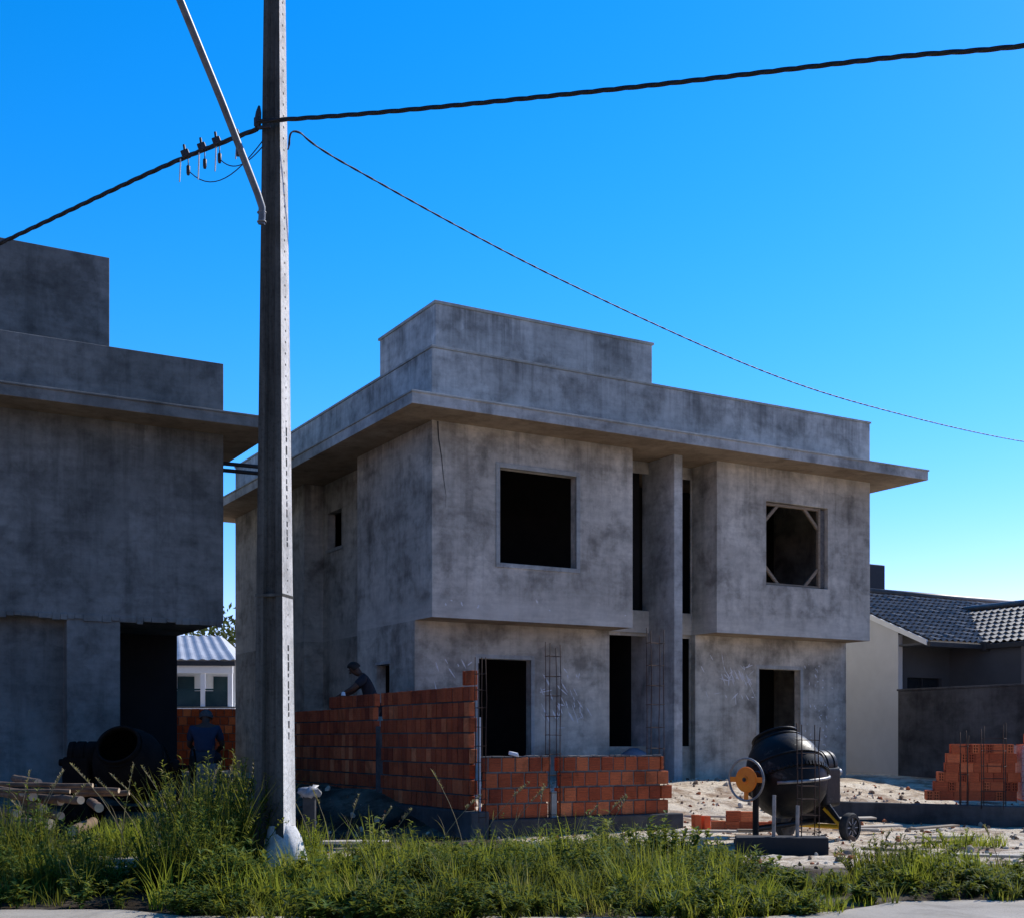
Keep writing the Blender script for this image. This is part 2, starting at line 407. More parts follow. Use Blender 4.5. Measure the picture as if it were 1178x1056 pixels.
# ------------------------------------------------------------------ ground and road
def axis(lo, hi, fine_lo, fine_hi, fine, grow=1.35):
    a = list(np.arange(fine_lo, fine_hi + 1e-6, fine)); st = fine
    while a[-1] < hi: st *= grow; a.append(min(hi, a[-1] + st))
    st = fine
    while a[0] > lo: st *= grow; a.insert(0, max(lo, a[0] - st))
    return a
def make_ground():
    xs = axis(-500, 500, -9, 12, .11); ys = axis(-300, 900, 8.9, 20.5, .10)
    mb = MB(); nx = len(xs)
    mb.v = [(x, y, ground_z(x, y)) for y in ys for x in xs]
    mb.f = [(j * nx + i, j * nx + i + 1, (j + 1) * nx + i + 1, (j + 1) * nx + i) for j in range(len(ys) - 1) for i in range(nx - 1)]
    mb.a = [.5] * len(mb.f); mb.m = [0] * len(mb.f)
    go = mb.build('ground', M['soil'], smooth=True)
    da = go.data.attributes.new('soil_shade', 'FLOAT', 'POINT'); dv = []
    for x, y, z in mb.v:                              # soil colour darkened for shade left of the boundary wall and under the verge plants
        s, t = to_st(x, y); k = sstep(-1.0, -1.5, s) * sstep(12.6, 13.6, y) if y < 60 else 0
        k = max(k, sstep(12.2, 11.6, y)); k *= .9 + .3 * noise.noise((x * 1.5, y * 1.5, 2)) if abs(x) < 50 else 1
        k *= 1 - .95 * math.exp(-((x + 3.75) / .5) ** 2 - ((y - 13.6) / 1.7) ** 2) - .9 * math.exp(-((x + 1.75) / .6) ** 2 - ((y - 13.6) / .7) ** 2)
        dv.append(max(0, min(1, k)))
    da.data.foreach_set('value', dv)
    tag(go, 'pale sandy building plot with trodden soil', kind='structure')
make_ground()
def make_road():
    mb = MB(); xs = list(np.arange(-30, 30.01, .12)); vs = []
    for x in xs:
        e = 9.22 + .10 * noise.noise((x * .8, 0, 1)) + .05 * noise.noise((x * 4, 0, 2)) + .95 * sstep(2.3, 3.6, x) - .35 * sstep(-2.9, -2.2, x) * (1 - sstep(1.6, 2.6, x))
        vs += [(x, 1.0, -.495), (x, 5.0, -.495), (x, e - .12, -.497), (x, e, -.520)]
    fs = [(4 * i + k, 4 * i + 4 + k, 4 * i + 5 + k, 4 * i + 1 + k) for i in range(len(xs) - 1) for k in range(3)]
    mb.add(vs, fs); tag(mb.build('road', M['road'], smooth=True), 'pale worn street along the bottom edge', kind='structure')
make_road()

# ------------------------------------------------------------------ central house
def frame_band(mb, a0, a1, z0, z1, t, w=.075, proud=.018):
    mb.b2((a0 - w, t - proud, z0 - w), (a0, t + .05, z1 + w)); mb.b2((a1, t - proud, z0 - w), (a1 + w, t + .05, z1 + w))
    mb.b2((a0, t - proud, z1), (a1, t + .05, z1 + w)); mb.b2((a0, t - proud, z0 - w), (a1, t + .05, z0))
def splashes(mb, s0, s1, z0, z1, t, n, seed, flat=False):
    r = random.Random(seed)
    for _ in range(n):
        s, z = r.uniform(s0, s1), r.uniform(z0, z1); L = r.uniform(.05, .26) ; w = r.uniform(.004, .014)
        a = r.choice([r.uniform(1.9, 2.25), r.uniform(1.9, 2.25), r.uniform(0, 3.1)])
        if flat: L *= .35; w *= 1.3
        k = 7; up, dn = [], []
        for i in range(k):
            f = i / (k - 1) * 2 - 1; ww = w * (1 - f * f) * r.uniform(.5, 1.5) + .001
            cx, cz = s + math.cos(a) * L / 2 * f, z + math.sin(a) * L / 2 * f
            nx, nz = -math.sin(a), math.cos(a)
            up.append((cx + nx * ww, t - .004, cz + nz * ww)); dn.append((cx - nx * ww, t - .004, cz - nz * ww))
        mb.add(up + dn, [(i, i + 1, k + i + 1, k + i) for i in range(k - 1)])

H = empty('unfinished_house', P0, rad(30), 'grey rendered twin house with open windows and a flat overhanging roof, in the middle', 'house')
W, D = 9.76, 10.3
ZB, ZS = 2.72, 5.88
up_pts = [(0, 0), (3.95, 0), (3.95, .75), (5.85, .75), (5.85, 0), (W, 0), (W, D), (0, D), (0, 5.79), (.4, 5.79), (.4, 3.07), (0, 3.07)]
mb = MB()
WIN_L = (1.25, 2.76, 3.68, 5.26); WIN_R = (7.04, 8.62, 3.68, 5.26)
outline_walls(mb, up_pts, ZB, ZS, {0: [WIN_L], 2: [(.03, .97, 3.13, 5.66, .03), (1.03, 1.885, 3.13, 5.66, .03)],
    4: [(WIN_R[0] - 5.85, WIN_R[1] - 5.85, 3.68, 5.26)], 9: [(5.79 - 5.55, 5.79 - 4.81, 4.55, 5.28)]}, .17)
for a, b in ((0, 3.95), (5.85, W)):
    mb.add([(a, 0, ZB), (a, .75, ZB), (b, .75, ZB), (b, 0, ZB)], [(0, 1, 2, 3)], mi=1)
mb.build('upper_wall', [M['render'], M['soffit']], H, bevel=.014, merge=True)
g_pts = [(0, .65), (3.9, .65), (3.9, .8), (5.86, .8), (5.86, .65), (W, .65), (W, D), (0, D), (0, 5.79), (.4, 5.79), (.4, 3.07), (0, 3.07)]
mb = MB()
outline_walls(mb, g_pts, -.4, ZB, {0: [(1.21, 2.245, .02, 2.13)], 2: [(.03, .97, .62, 2.66, .03), (1.05, 1.945, .62, 2.66, .03)],
    4: [(7.43 - 5.86, 8.51 - 5.86, .02, 2.13)], 11: [(3.07 - 2.19, 3.07 - 1.66, 1.25, 2.05)]}, .17)
mb.add([(3.9, .745, ZB), (3.9, .8, ZB), (5.86, .8, ZB), (5.86, .745, ZB)], [(0, 1, 2, 3)])
mb.build('ground_wall', M['render_ground'], H, bevel=.012, merge=True)
mb = MB(); mb.b2((4.85, -.02, -.4), (5.04, .96, ZS + .01)); mb.b2((4.852, .958, -.4), (5.038, 1.32, ZB - .003))
mb.build('dividing_fin', M['render_band'], H, bevel=.012)
mb = MB(); mb.b2((-.71, -.75, ZS), (W + .82, D + .6, ZS + .195)); ev = mb.build('roof_slab', [M['render_band'], M['soffit']], H, bevel=.01)
mb = MB(); mb.b2((-.73, -.77, ZS + .172), (W + .84, D + .62, ZS + .207)); mb.build('slab_lip_highlight', M['trim'], H, bevel=.01)  # paler lip painted in for the sunlit top edge of the slab
for p in ev.data.polygons:
    if p.index == 0: p.material_index = 1
mb = MB(); mb.b2((.0, .0, ZS + .19), (W, D, 7.05)); mb.build('parapet', M['render_band'], H, bevel=.012)
mb = MB(); mb.b2((-.02, -.02, 7.05), (W + .02, D + .02, 7.09)); mb.build('parapet_coping', M['trim'], H, bevel=.008)
mb = MB(); mb.b2((1.06, 2.0, 7.06), (5.85, 4.45, 8.55)); tk = mb.build('tank_room', M['render_band'], H, bevel=.012)
mb = MB(); mb.b2((1.03, 1.97, 8.55), (5.88, 4.48, 8.60)); mb.build('coping', M['trim'], tk, bevel=.008)
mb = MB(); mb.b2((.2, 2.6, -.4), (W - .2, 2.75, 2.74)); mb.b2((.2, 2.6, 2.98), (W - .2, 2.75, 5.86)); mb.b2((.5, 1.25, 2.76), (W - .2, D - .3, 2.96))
mb.b2((4.86, 1.3, -.4), (5.03, D - .3, 5.86)); mb.build('light_stop_partition', M['inside'], H)  # inner walls added to stop light, coloured near black for interior shade
mb = MB(); frame_band(mb, *WIN_L, 0); wl = mb.build('window_frame', M['trim'], H, bevel=.006)
wl['label'] = 'pale cement surround of the open upper window over the door'
# right window: roughed-in timber prop frame inside the opening
mb = MB()
a0, a1, z0, z1 = WIN_R
mb.b2((a0 + .012, .06, z0 + .02), (a0 + .055, .13, z1 - .02)); mb.b2((a1 - .20, .05, z0 + .012), (a1 - .15, .12, z1 - .012))
mb.b2((a0 + .055, .06, z1 - .06), (a1 - .2, .13, z1 - .012)); mb.b2((a0 + .055, .06, z0 + .012), (a1 - .2, .13, z0 + .05))
wf = mb.build('window_frame', M['wood'], H, bevel=.004); wf['label'] = 'rough timber bracing frame with corner struts in the window opening'
ir = a1 - .2
for (cx, cz, sx, sz) in ((a0 + .2, z1 - .2, -1, 1), (ir - .17, z1 - .22, 1, 1), (a0 + .2, z0 + .2, -1, -1), (ir - .17, z0 + .2, 1, -1)):
    rot = Matrix.Rotation(math.atan2(sz, -sx * 1.0) + math.pi / 2 + (math.pi / 2), 3, 'Y') if False else Matrix.Rotation(rad(45) * (1 if sx * sz > 0 else -1), 3, 'Y')
    q = MB(); q.box((cx, .095, cz), (.52, .045, .06), rot); q.build('corner_brace', M['wood'], wf, bevel=.004)
q = MB()
q.b2((a1 - .145, .085, z0 + .03), (a1 - .012, .14, z1 - .03))
q.build('packing_strip', M['mortar'], wf, bevel=.006)
for (d0, d1) in ((1.21, 2.245), (7.43, 8.51)):
    q = MB(); q.b2((d0 - .07, .655 - .012, -.02), (d0, .70, 2.2)); q.b2((d1, .655 - .012, -.02), (d1 + .07, .70, 2.2)); q.b2((d0, .655 - .012, 2.13), (d1, .70, 2.2))
    q.build('door_surround', M['trim'], H, bevel=.006)
q = MB(); q.b2((.4 - .016, 4.74, 4.48), (.45, 5.62, 4.55)); q.build('window_sill', M['trim'], H, bevel=.006)
q = MB(); q.b2((-.016, 1.62, 2.05), (.05, 2.23, 2.10)); q.build('window_lintel', M['trim'], H, bevel=.006)
q = MB(); splashes(q, 2.4, 3.5, .9, 2.0, .65, 26, 3); splashes(q, .1, 1.05, .9, 2.2, .65, 16, 5); splashes(q, 5.95, 7.3, 1.5, 2.35, .65, 24, 7); splashes(q, 8.6, 9.6, .6, 2.3, .65, 40, 9, True)
splashes(q, 6.5, 7.2, 1.85, 2.0, .65, 22, 21); splashes(q, 2.5, 3.3, 1.1, 1.9, .65, 18, 77); splashes(q, .2, 3.8, 2.9, 3.2, 0, 8, 31, True)
q.build('mortar_splash', M['splash'], H)['label'] = 'pale mortar splashes thrown on the wall'; bpy.data.objects['mortar_splash']['kind'] = 'stuff'
# dark wet crack at the front corner
q = MB(); pts = [(.10, -.0045, 5.87), (.115, -.0045, 5.6), (.17, -.0045, 5.3), (.20, -.0045, 5.0), (.25, -.0045, 4.7), (.235, -.0045, 4.45)]
for i in range(len(pts) - 1):
    (x0, t0, zz0), (x1, _, zz1) = pts[i], pts[i + 1]; w0, w1 = .013 * (1 - i / 5.2), .013 * (1 - (i + 1) / 5.2)
    q.add([(x0 - w0, t0, zz0), (x0 + w0, t0, zz0), (x1 + w1, t0, zz1), (x1 - w1, t0, zz1)], [(0, 1, 2, 3)])
q.build('stain', M['beam'], H)

# ------------------------------------------------------------------ left house (same builder's twin, nearer the frame edge)
PL = Vector((-4.87, 20.99, 0))
L = empty('unfinished_house', PL, rad(30), 'dark grey rendered two-storey house cut by the frame edge, with deep open porch', 'house')
mb = MB()
outline_walls(mb, [(-W, 0), (0, 0), (0, D), (-W, D)], ZB - .02, ZS, {0: [(.9, 2.4, 3.68, 5.26)]}, .17)
mb.add([(-W, 0, ZB - .02), (-W, D, ZB - .02), (0, D, ZB - .02), (0, 0, ZB - .02)], [(0, 1, 2, 3)])
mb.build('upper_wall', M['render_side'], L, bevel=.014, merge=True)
mb = MB()
outline_walls(mb, [(-W, .28), (-2.53, .28), (-2.53, .015), (-1.70, .015), (-1.70, 2.86), (-.02, 2.86), (-.02, D - .02), (-W, D - .02)], -.5, ZB - .02, {0: [(1, 2, 0, 2.1)]}, .15)
gw = mb.build('ground_wall', [M['render_side'], M['shade_dark']], L, bevel=.012, merge=True)
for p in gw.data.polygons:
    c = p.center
    if c.y > .6: p.material_index = 1  # set-back porch walls recoloured near black for shade
# ragged lower edge of the render over the porch
q = MB(); x = -W
while x < -.05:
    w = R.uniform(.08, .3); x1 = min(-.03, x + w); h0 = R.uniform(.015, .075)
    q.b2((x, -.012, ZB - .02 - h0), (x1, .035, ZB + .03)); x = x1 + .002
q.build('render_edge', M['render_side'], L, bevel=.012)
mb = MB(); mb.b2((-W - .7, -.75, ZS), (.71, D + .6, ZS + .195)); mb.b2((-W - .725, -.775, ZS + .172), (.735, D + .625, ZS + .205))
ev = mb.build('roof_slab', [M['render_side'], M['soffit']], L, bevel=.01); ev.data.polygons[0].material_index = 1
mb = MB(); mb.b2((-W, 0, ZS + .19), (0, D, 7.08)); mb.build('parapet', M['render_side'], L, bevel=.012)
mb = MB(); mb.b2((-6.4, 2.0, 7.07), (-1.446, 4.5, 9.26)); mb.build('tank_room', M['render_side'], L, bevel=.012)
for z, t in ((5.50, .45), (5.42, .62)):
    q = MB(); q.tube([(-.02, t, z), (.95, t, z + .02)], .035, 10); q.build('drain_pipe', M['tank'], L, smooth='angle')

# ------------------------------------------------------------------ brick walls
def block_course(mb, axis_o, d, nrm, a0, a1, z, off, th=.09, bl=.195, h=.19, rng=R):
    """one running course of hollow blocks"""
    a = a0 - off
    while a < a1 - .02:
        s0, s1 = max(a, a0), min(a + bl, a1)
        if s1 - s0 > .03:
            c = axis_o + d * ((s0 + s1) / 2) + Vector((0, 0, z + h / 2)) + nrm * rng.uniform(-.006, .006)
            rot = Matrix((d, nrm, Vector((0, 0, 1)))).transposed()
            mb.box(c, (s1 - s0 - .016, th, h - .010 + rng.uniform(-.003, .003)), rot @ Matrix.Rotation(rng.uniform(-.012, .012), 3, 'Z'), rnd=min(1, max(0, rng.gauss(.58, .17))), jit=.0015)
        a += bl + .003
# tall boundary wall between the two houses
BW = empty('brick_wall', hw(-1.4, -4.1, -.16), rad(30), 'tall red brick wall stepping down between the two grey houses', 'brick wall')
d, nrm = Vector((0, 1, 0)), Vector((1, 0, 0))
for lo, hi, tops in ((.06, 2.88, 8), (3.10, 4.92, 8), (4.93, 6.5, 7)):
    q = MB(); m_ = MB()
    for k in range(tops):
        e = 0.0 if k % 2 else .055
        block_course(q, Vector((0, 0, 0)), d, nrm, lo + e, hi - (e if hi < 4.9 else 0), k * .2, (k % 2) * .078, bl=.152)
    if lo < 1: block_course(q, Vector((0, 0, 0)), d, nrm, .06, .30, 1.6, 0)
    m_.b2((-.032, lo + .07, 0), (.032, hi - .06, tops * .2 - .03))
    q.build('brick_panel', M['brick'], BW, bevel=.005, segs=1); m_.build('mortar_joint', M['beam'], BW)
q = MB(); q.b2((-.05, 2.93, -.1), (.05, 3.05, 1.1)); q.build('column', M['beam'], BW, bevel=.01)
q = MB(); q.b2((-.13, -.1, -.5), (.13, 6.6, -.004)); q.build('footing', M['beam'], BW, bevel=.015)
# low front wall
LW = empty('brick_wall', hw(-1.4, -4.1, -.27), rad(30), 'low red brick front wall four courses high with toothed right end', 'brick wall')
d, nrm = Vector((1, 0, 0)), Vector((0, 1, 0))
for lo, hi, ends in ((.05, 1.08, None), (1.18, 2.92, (2.92, 3.0, 3.09, 3.02))):
    q = MB(); m_ = MB()
    for k in range(4):
        e = 0.0 if k % 2 else .04
        h1 = hi - e if ends is None else ends[3 - k]
        block_course(q, Vector((0, 0, 0)), d, nrm, lo + e, h1, k * .2, (k % 2) * .098)
    m_.b2((lo + .06, -.032, 0), (hi - .08, .032, .785))
    q.build('brick_panel', M['brick'], LW, bevel=.005, segs=1); m_.build('mortar_joint', M['mortar'], LW)
    m2 = MB(); x = lo + .02
    while x < hi - .1:                            # blobs of mortar left on the top course
        w = R.uniform(.06, .2); m2.b2((x, -.042, .788), (min(x + w, hi), .042, .80 + R.uniform(0, .012)), jit=.004); x += w + R.uniform(0, .03)
    m2.build('mortar_bed', M['mortar'], LW, bevel=.004)
q = MB(); q.b2((1.09, -.05, -.02), (1.17, .05, .34)); q.build('column', M['trim'], LW, bevel=.008)
q = MB(); q.b2((.14, -.12, -.45), (3.2, .12, -.004)); q.build('footing', M['beam'], LW, bevel=.015)
q = MB(); q.tube([(.045, -.01, 0), (.045, -.01, 1.3)], .012, 6); q.build('line_post', M['splash'], LW)

# ------------------------------------------------------------------ rebar cages
def cage(loc, rz, a, b, z0, z1, n, label, group='rebar cages for the wall columns', wob=.012, r=.0065):
    o = empty('rebar_cage', loc, rz, label, 'rebar cage', group)
    for sx in (-1, 1):
        for sy in (-1, 1):
            ext = R.uniform(0, .12); pts = []
            for i in range(5):
                f = i / 4; pts.append((sx * a / 2 + R.uniform(-wob, wob) * f, sy * b / 2 + R.uniform(-wob, wob) * f, z0 + (z1 + ext - z0) * f))
            q = MB(); q.tube(pts, r, 6); q.build('bar', M['rebar'], o, smooth=True)
    for i in range(n):
        z = z0 + .08 + (z1 - z0 - .2) * i / max(1, n - 1) + R.uniform(-.02, .02); x, y = a / 2 + .008, b / 2 + .008; q = MB()
        q.tube([(-x, -y, z), (x, -y, z + R.uniform(-.01, .01)), (x, y, z), (-x, y, z), (-x, -y, z + .004)], .0042, 5); q.build('stirrup', M['rebar'], o)
    return o
cage(hw(-.26, -4.1, -.3), rad(30), .17, .09, 0, 2.25, 9, 'rebar cage rising from the gap in the middle of the low brick wall')
cage(hw(1.46, -4.02, -.3), rad(30), .22, .10, 0, 2.5, 9, 'rebar cage standing at the toothed end of the low brick wall')
cage(hw(-1.37, -4.15, -.3), rad(30), .10, .09, 0, 2.0, 9, 'thin rebar cage at the corner where tall and low brick walls meet')

# ------------------------------------------------------------------ utility pole
PX, PY, PZ = -2.10, 11.0, -.45
POLE = empty('utility_pole', (PX, PY, PZ), rad(-12), 'tapered concrete utility pole with small holes in its sunlit face and a slanted lamp arm', 'utility pole')
def make_pole():
    zs = [0, .3, .8] + [1.5 + .5 * i for i in range(16)]
    sect = []
    for z in zs:
        f = 1 - z / 15.6
        w, b = .290 * f, .285 * f; fl = .075 * f; re = .05 * f       # w along the dark face, b along the lit face
        x, y = w / 2, b / 2
        sect.append([(x, -y, z), (x, y, z), (x - fl, y, z), (x - fl - .02, y - re, z), (-x + fl + .02, y - re, z), (-x + fl, y, z),
                     (-x, y, z), (-x, -y, z), (-x + fl, -y, z), (-x + fl + .02, -y + re, z), (x - fl - .02, -y + re, z), (x - fl, -y, z)])
    n = 12; mb = MB()
    vs = [p for s_ in sect for p in s_]
    fs = [(i * n + j, i * n + (j + 1) % n, (i + 1) * n + (j + 1) % n, (i + 1) * n + j) for i in range(len(zs) - 1) for j in range(n)]
    fs.append(tuple((len(zs) - 1) * n + j for j in range(n)))
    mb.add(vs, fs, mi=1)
    for i in range(len(zs) - 1): mb.m[i * n] = 0                # flat flange keeps the pale sunlit copy, other faces the shade-dark one
    h = MB(); z = 1.9
    while z < 8.6:                                   # row of bolt holes on the lit face
        f = 1 - z / 15.6; x = .290 * f / 2
        m4 = Matrix.Translation((x - .004, R.uniform(-.004, .004), z)) @ Matrix.Rotation(rad(90), 4, 'Y')
        rr = .0105 if z > 4.3 else .008
        if z > 4.3 or R.random() < .5: h.lathe([(rr, 0), (rr, .0055)], 8, m4)
        z += .10
    for z0_, z1_ in ((2.9, 3.9), (1.2, 2.0)):          # long recessed date-plate slots
        z = z0_
        while z < z1_:
            f = 1 - z / 15.6; x = .290 * f / 2; hh = R.uniform(.03, .08)
            h.b2((x - .004, -.012, z), (x + .0018, .012 + R.uniform(-.004, .004), z + hh)); z += hh + R.uniform(.012, .04)
    mb.add(h.v, h.f, mi=2)
    mb.build('shaft', [M['pole'], M['pole_shade'], M['shade_dark']], POLE)
    s = MB(); f = 1 - 2.47 / 15.6
    s.b2((-.290 * f / 2 - .006, -.285 * f / 2 - .006, 2.45), (.290 * f / 2 + .003, .285 * f / 2 + .003, 2.475)); s.build('band', M['pole_shade'], POLE)
    q = MB(); nseg, nr = 22, 7; vs = []
    for i in range(nr):
        f = i / (nr - 1); rr = .20 * (1 - f) ** .9 + .12
        for j in range(nseg):
            a = 2 * math.pi * j / nseg; k = 1 + .22 * noise.noise((math.cos(a) * 1.4, math.sin(a) * 1.4, f * 2.0)) + .08 * noise.noise((math.cos(a) * 5, math.sin(a) * 5, f * 5))
            vs.append((rr * k * math.cos(a) + .06 + .05 * (1 - f), rr * k * math.sin(a) * .8 - .02, -.12 + .56 * f))
    fs = [(i * nseg + j, i * nseg + (j + 1) % nseg, (i + 1) * nseg + (j + 1) % nseg, (i + 1) * nseg + j) for i in range(nr - 1) for j in range(nseg)]
    q.add(vs, fs); q.build('concrete_footing', M['pole'], POLE, smooth=True)
make_pole()
Pinv = POLE.matrix_basis.inverted() if False else (Matrix.Translation((PX, PY, PZ)) @ Matrix.Rotation(rad(-12), 4, 'Z')).inverted()
def pl(p): return Pinv @ Vector(p)
arm = MB(); arm.tube([pl(p) for p in ((-2.168, 10.76, 5.20), (-2.162, 10.75, 5.27), (-2.160, 10.74, 5.34), (-2.19, 10.70, 5.44), (-2.42, 10.36, 6.06), (-2.67, 10.0, 6.69), (-2.95, 9.6, 7.32), (-3.2, 9.2, 7.6), (-3.5, 8.8, 7.72))], .031, 12)
ao = arm.build('lamp_arm', M['galv'], POLE, smooth='angle')
q = MB(); q.lathe([(.03, -.34), (.10, -.3), (.14, -.1), (.15, .1), (.10, .28), (.03, .33)], 16, Matrix.Translation(pl((-3.68, 8.55, 7.74))) @ Matrix.Rotation(rad(75), 4, 'Z') @ Matrix.Rotation(rad(90), 4, 'Y') @ Matrix.Diagonal((.45, 1, 1, 1)))
q.build('lamp_head', M['galv'], ao, smooth=True)
for z in (5.22, 5.30):
    q = MB(); q.torus(.036, .006, Matrix.Translation(pl((-2.165, 10.755, z))), 14, 6); q.build('clamp', M['worn_metal'], ao, smooth=True)
q = MB(); q.box(pl((-2.232, 10.90, 6.15)), (.05, .05, .075)); q.tube([pl((-2.232, 10.90, 6.14)), pl((-2.222, 10.90, 6.24)), pl((-2.218, 10.905, 6.30))], [.034, .026, .010], 8)
q.box(pl((-2.17, 10.88, 6.10)), (.12, .03, .025)); q.build('cable_bracket', M['connector'], POLE, bevel=.006)

# ------------------------------------------------------------------ cables
def spline(pts, n):
    """Catmull-Rom through points"""
    P = [Vector(p) for p in pts]; P = [P[0] * 2 - P[1]] + P + [P[-1] * 2 - P[-2]]; out = []
    for i in range(1, len(P) - 2):
        for k in range(n):
            t = k / n; a, b, c, d_ = P[i - 1], P[i], P[i + 1], P[i + 2]
            out.append(.5 * ((2 * b) + (c - a) * t + (2 * a - 5 * b + 4 * c - d_) * t * t + (3 * b - a - 3 * c + d_) * t ** 3))
    out.append(P[-2]); return out
def twisted(mb, path, hr, sr, pitch, strands=3):
    L_ = [0]
    for i in range(1, len(path)): L_.append(L_[-1] + (path[i] - path[i - 1]).length)
    for k in range(strands):
        pts = []
        for i, p in enumerate(path):
            t = (path[min(i + 1, len(path) - 1)] - path[max(0, i - 1)]).normalized()
            a = t.cross(Vector((0, 0, 1))).normalized(); b = a.cross(t)
            q = 2 * math.pi * (L_[i] / pitch + k / strands); pts.append(p + (a * math.cos(q) + b * math.sin(q)) * hr)
        mb.tube(pts, sr, 6)
CAB = [(-10.2, 15.9, 5.75), (-7.6, 14.2, 5.60), (-5.27, 12.8, 5.85), (-3.3, 11.66, 6.10), (-2.24, 10.95, 6.12)]
path = spline(CAB, 60)
q = MB(); twisted(q, path, .0095, .0118, .55)
tag(q.build('power_cable', M['cable'], smooth=True), 'thick twisted black power cable running from the pole down over the left house', 'cable')
path2 = spline([(-2.22, 10.86, 6.14), (-1.0, 10.6, 6.10), (1.0, 10.25, 6.12), (3.0, 9.86, 6.15), (4.0, 9.62, 6.115), (6.4, 9.2, 6.2)], 60)
q = MB(); twisted(q, path2, .0095, .0118, .55)
tag(q.build('power_cable', M['cable'], smooth=True), 'thick twisted black power cable running from the pole to the right frame edge', 'cable')
path3 = spline([(-1.97, 10.93, 5.93), (-1.90, 10.98, 6.11), (-1.51, 11.4, 6.01), (.478, 13.4, 5.72), (3.3, 16.2, 5.53), (5.77, 18.7, 5.65), (9.06, 22.0, 6.01), (13.0, 26.0, 6.7)], 40)
q = MB(); twisted(q, path3, .004, .0062, .34, 2)
tag(q.build('service_cable', M['cable_blue'], smooth=True), 'thin dark service cable sagging from the pole across the sky above the middle house', 'cable')
# connectors hanging from the left cable
def on_path(px):
    return min(path, key=lambda p: abs(589 + 1430 * p.x / p.y - px))
for i, (px, ln) in enumerate(((215, .16), (233, .19), (250, .17), (271, .13))):
    p = on_path(px)
    o = empty('cable_connector', p, 0, 'small black piercing connector on the left cable, %s' % ('outermost of the row', 'second from the outer end', 'third from the outer end', 'nearest to the slanted lamp arm')[i], 'cable connector', 'connectors on the left power cable')
    b = MB(); b.box((0, -.01, .02), (.075, .06, .07), Matrix.Rotation(rad(-20), 3, 'Y')); b.box((-.012, -.01, .075), (.022, .03, .07), Matrix.Rotation(rad(-8), 3, 'Y'))
    b.build('clamp', M['connector'], o, bevel=.008)
    b = MB(); b.tube([(-.05 + .02 * i, 0, -.02), (-.06 + .02 * i, 0, -.03 - ln * 1.25)], .0065, 6); b.build('strap', M['strap'], o)
    b = MB(); b.tube([(.02, 0, -.02), (.022, -.005, -.09)], .005, 6); b.lathe([(.012, -.17), (.018, -.15), (.018, -.09), (.01, -.08)], 8, Matrix.Translation((.022, -.005, 0))); b.build('drop_plug', M['connector'], o, smooth=True)
for a, b, sag, lab in ((217, (-2.175, 10.865, 5.98), .19, 'long thin wire looping below the cable connectors to the pole'), (252, (-2.175, 10.865, 5.93), .10, 'short thin wire looping from the inner connectors to the pole')):
    p = on_path(a) + Vector((.022, -.005, -.15)); e = Vector(b); pts = [p.lerp(e, i / 14) - Vector((0, 0, sag * 4 * (i / 14) * (1 - i / 14) * (1.2 - .4 * i / 14))) for i in range(15)]
    q = MB(); q.tube(pts, .0048, 6); tag(q.build('loop_wire', M['cable_blue'], smooth=True), lab, 'wire', 'wires looping from the connectors')

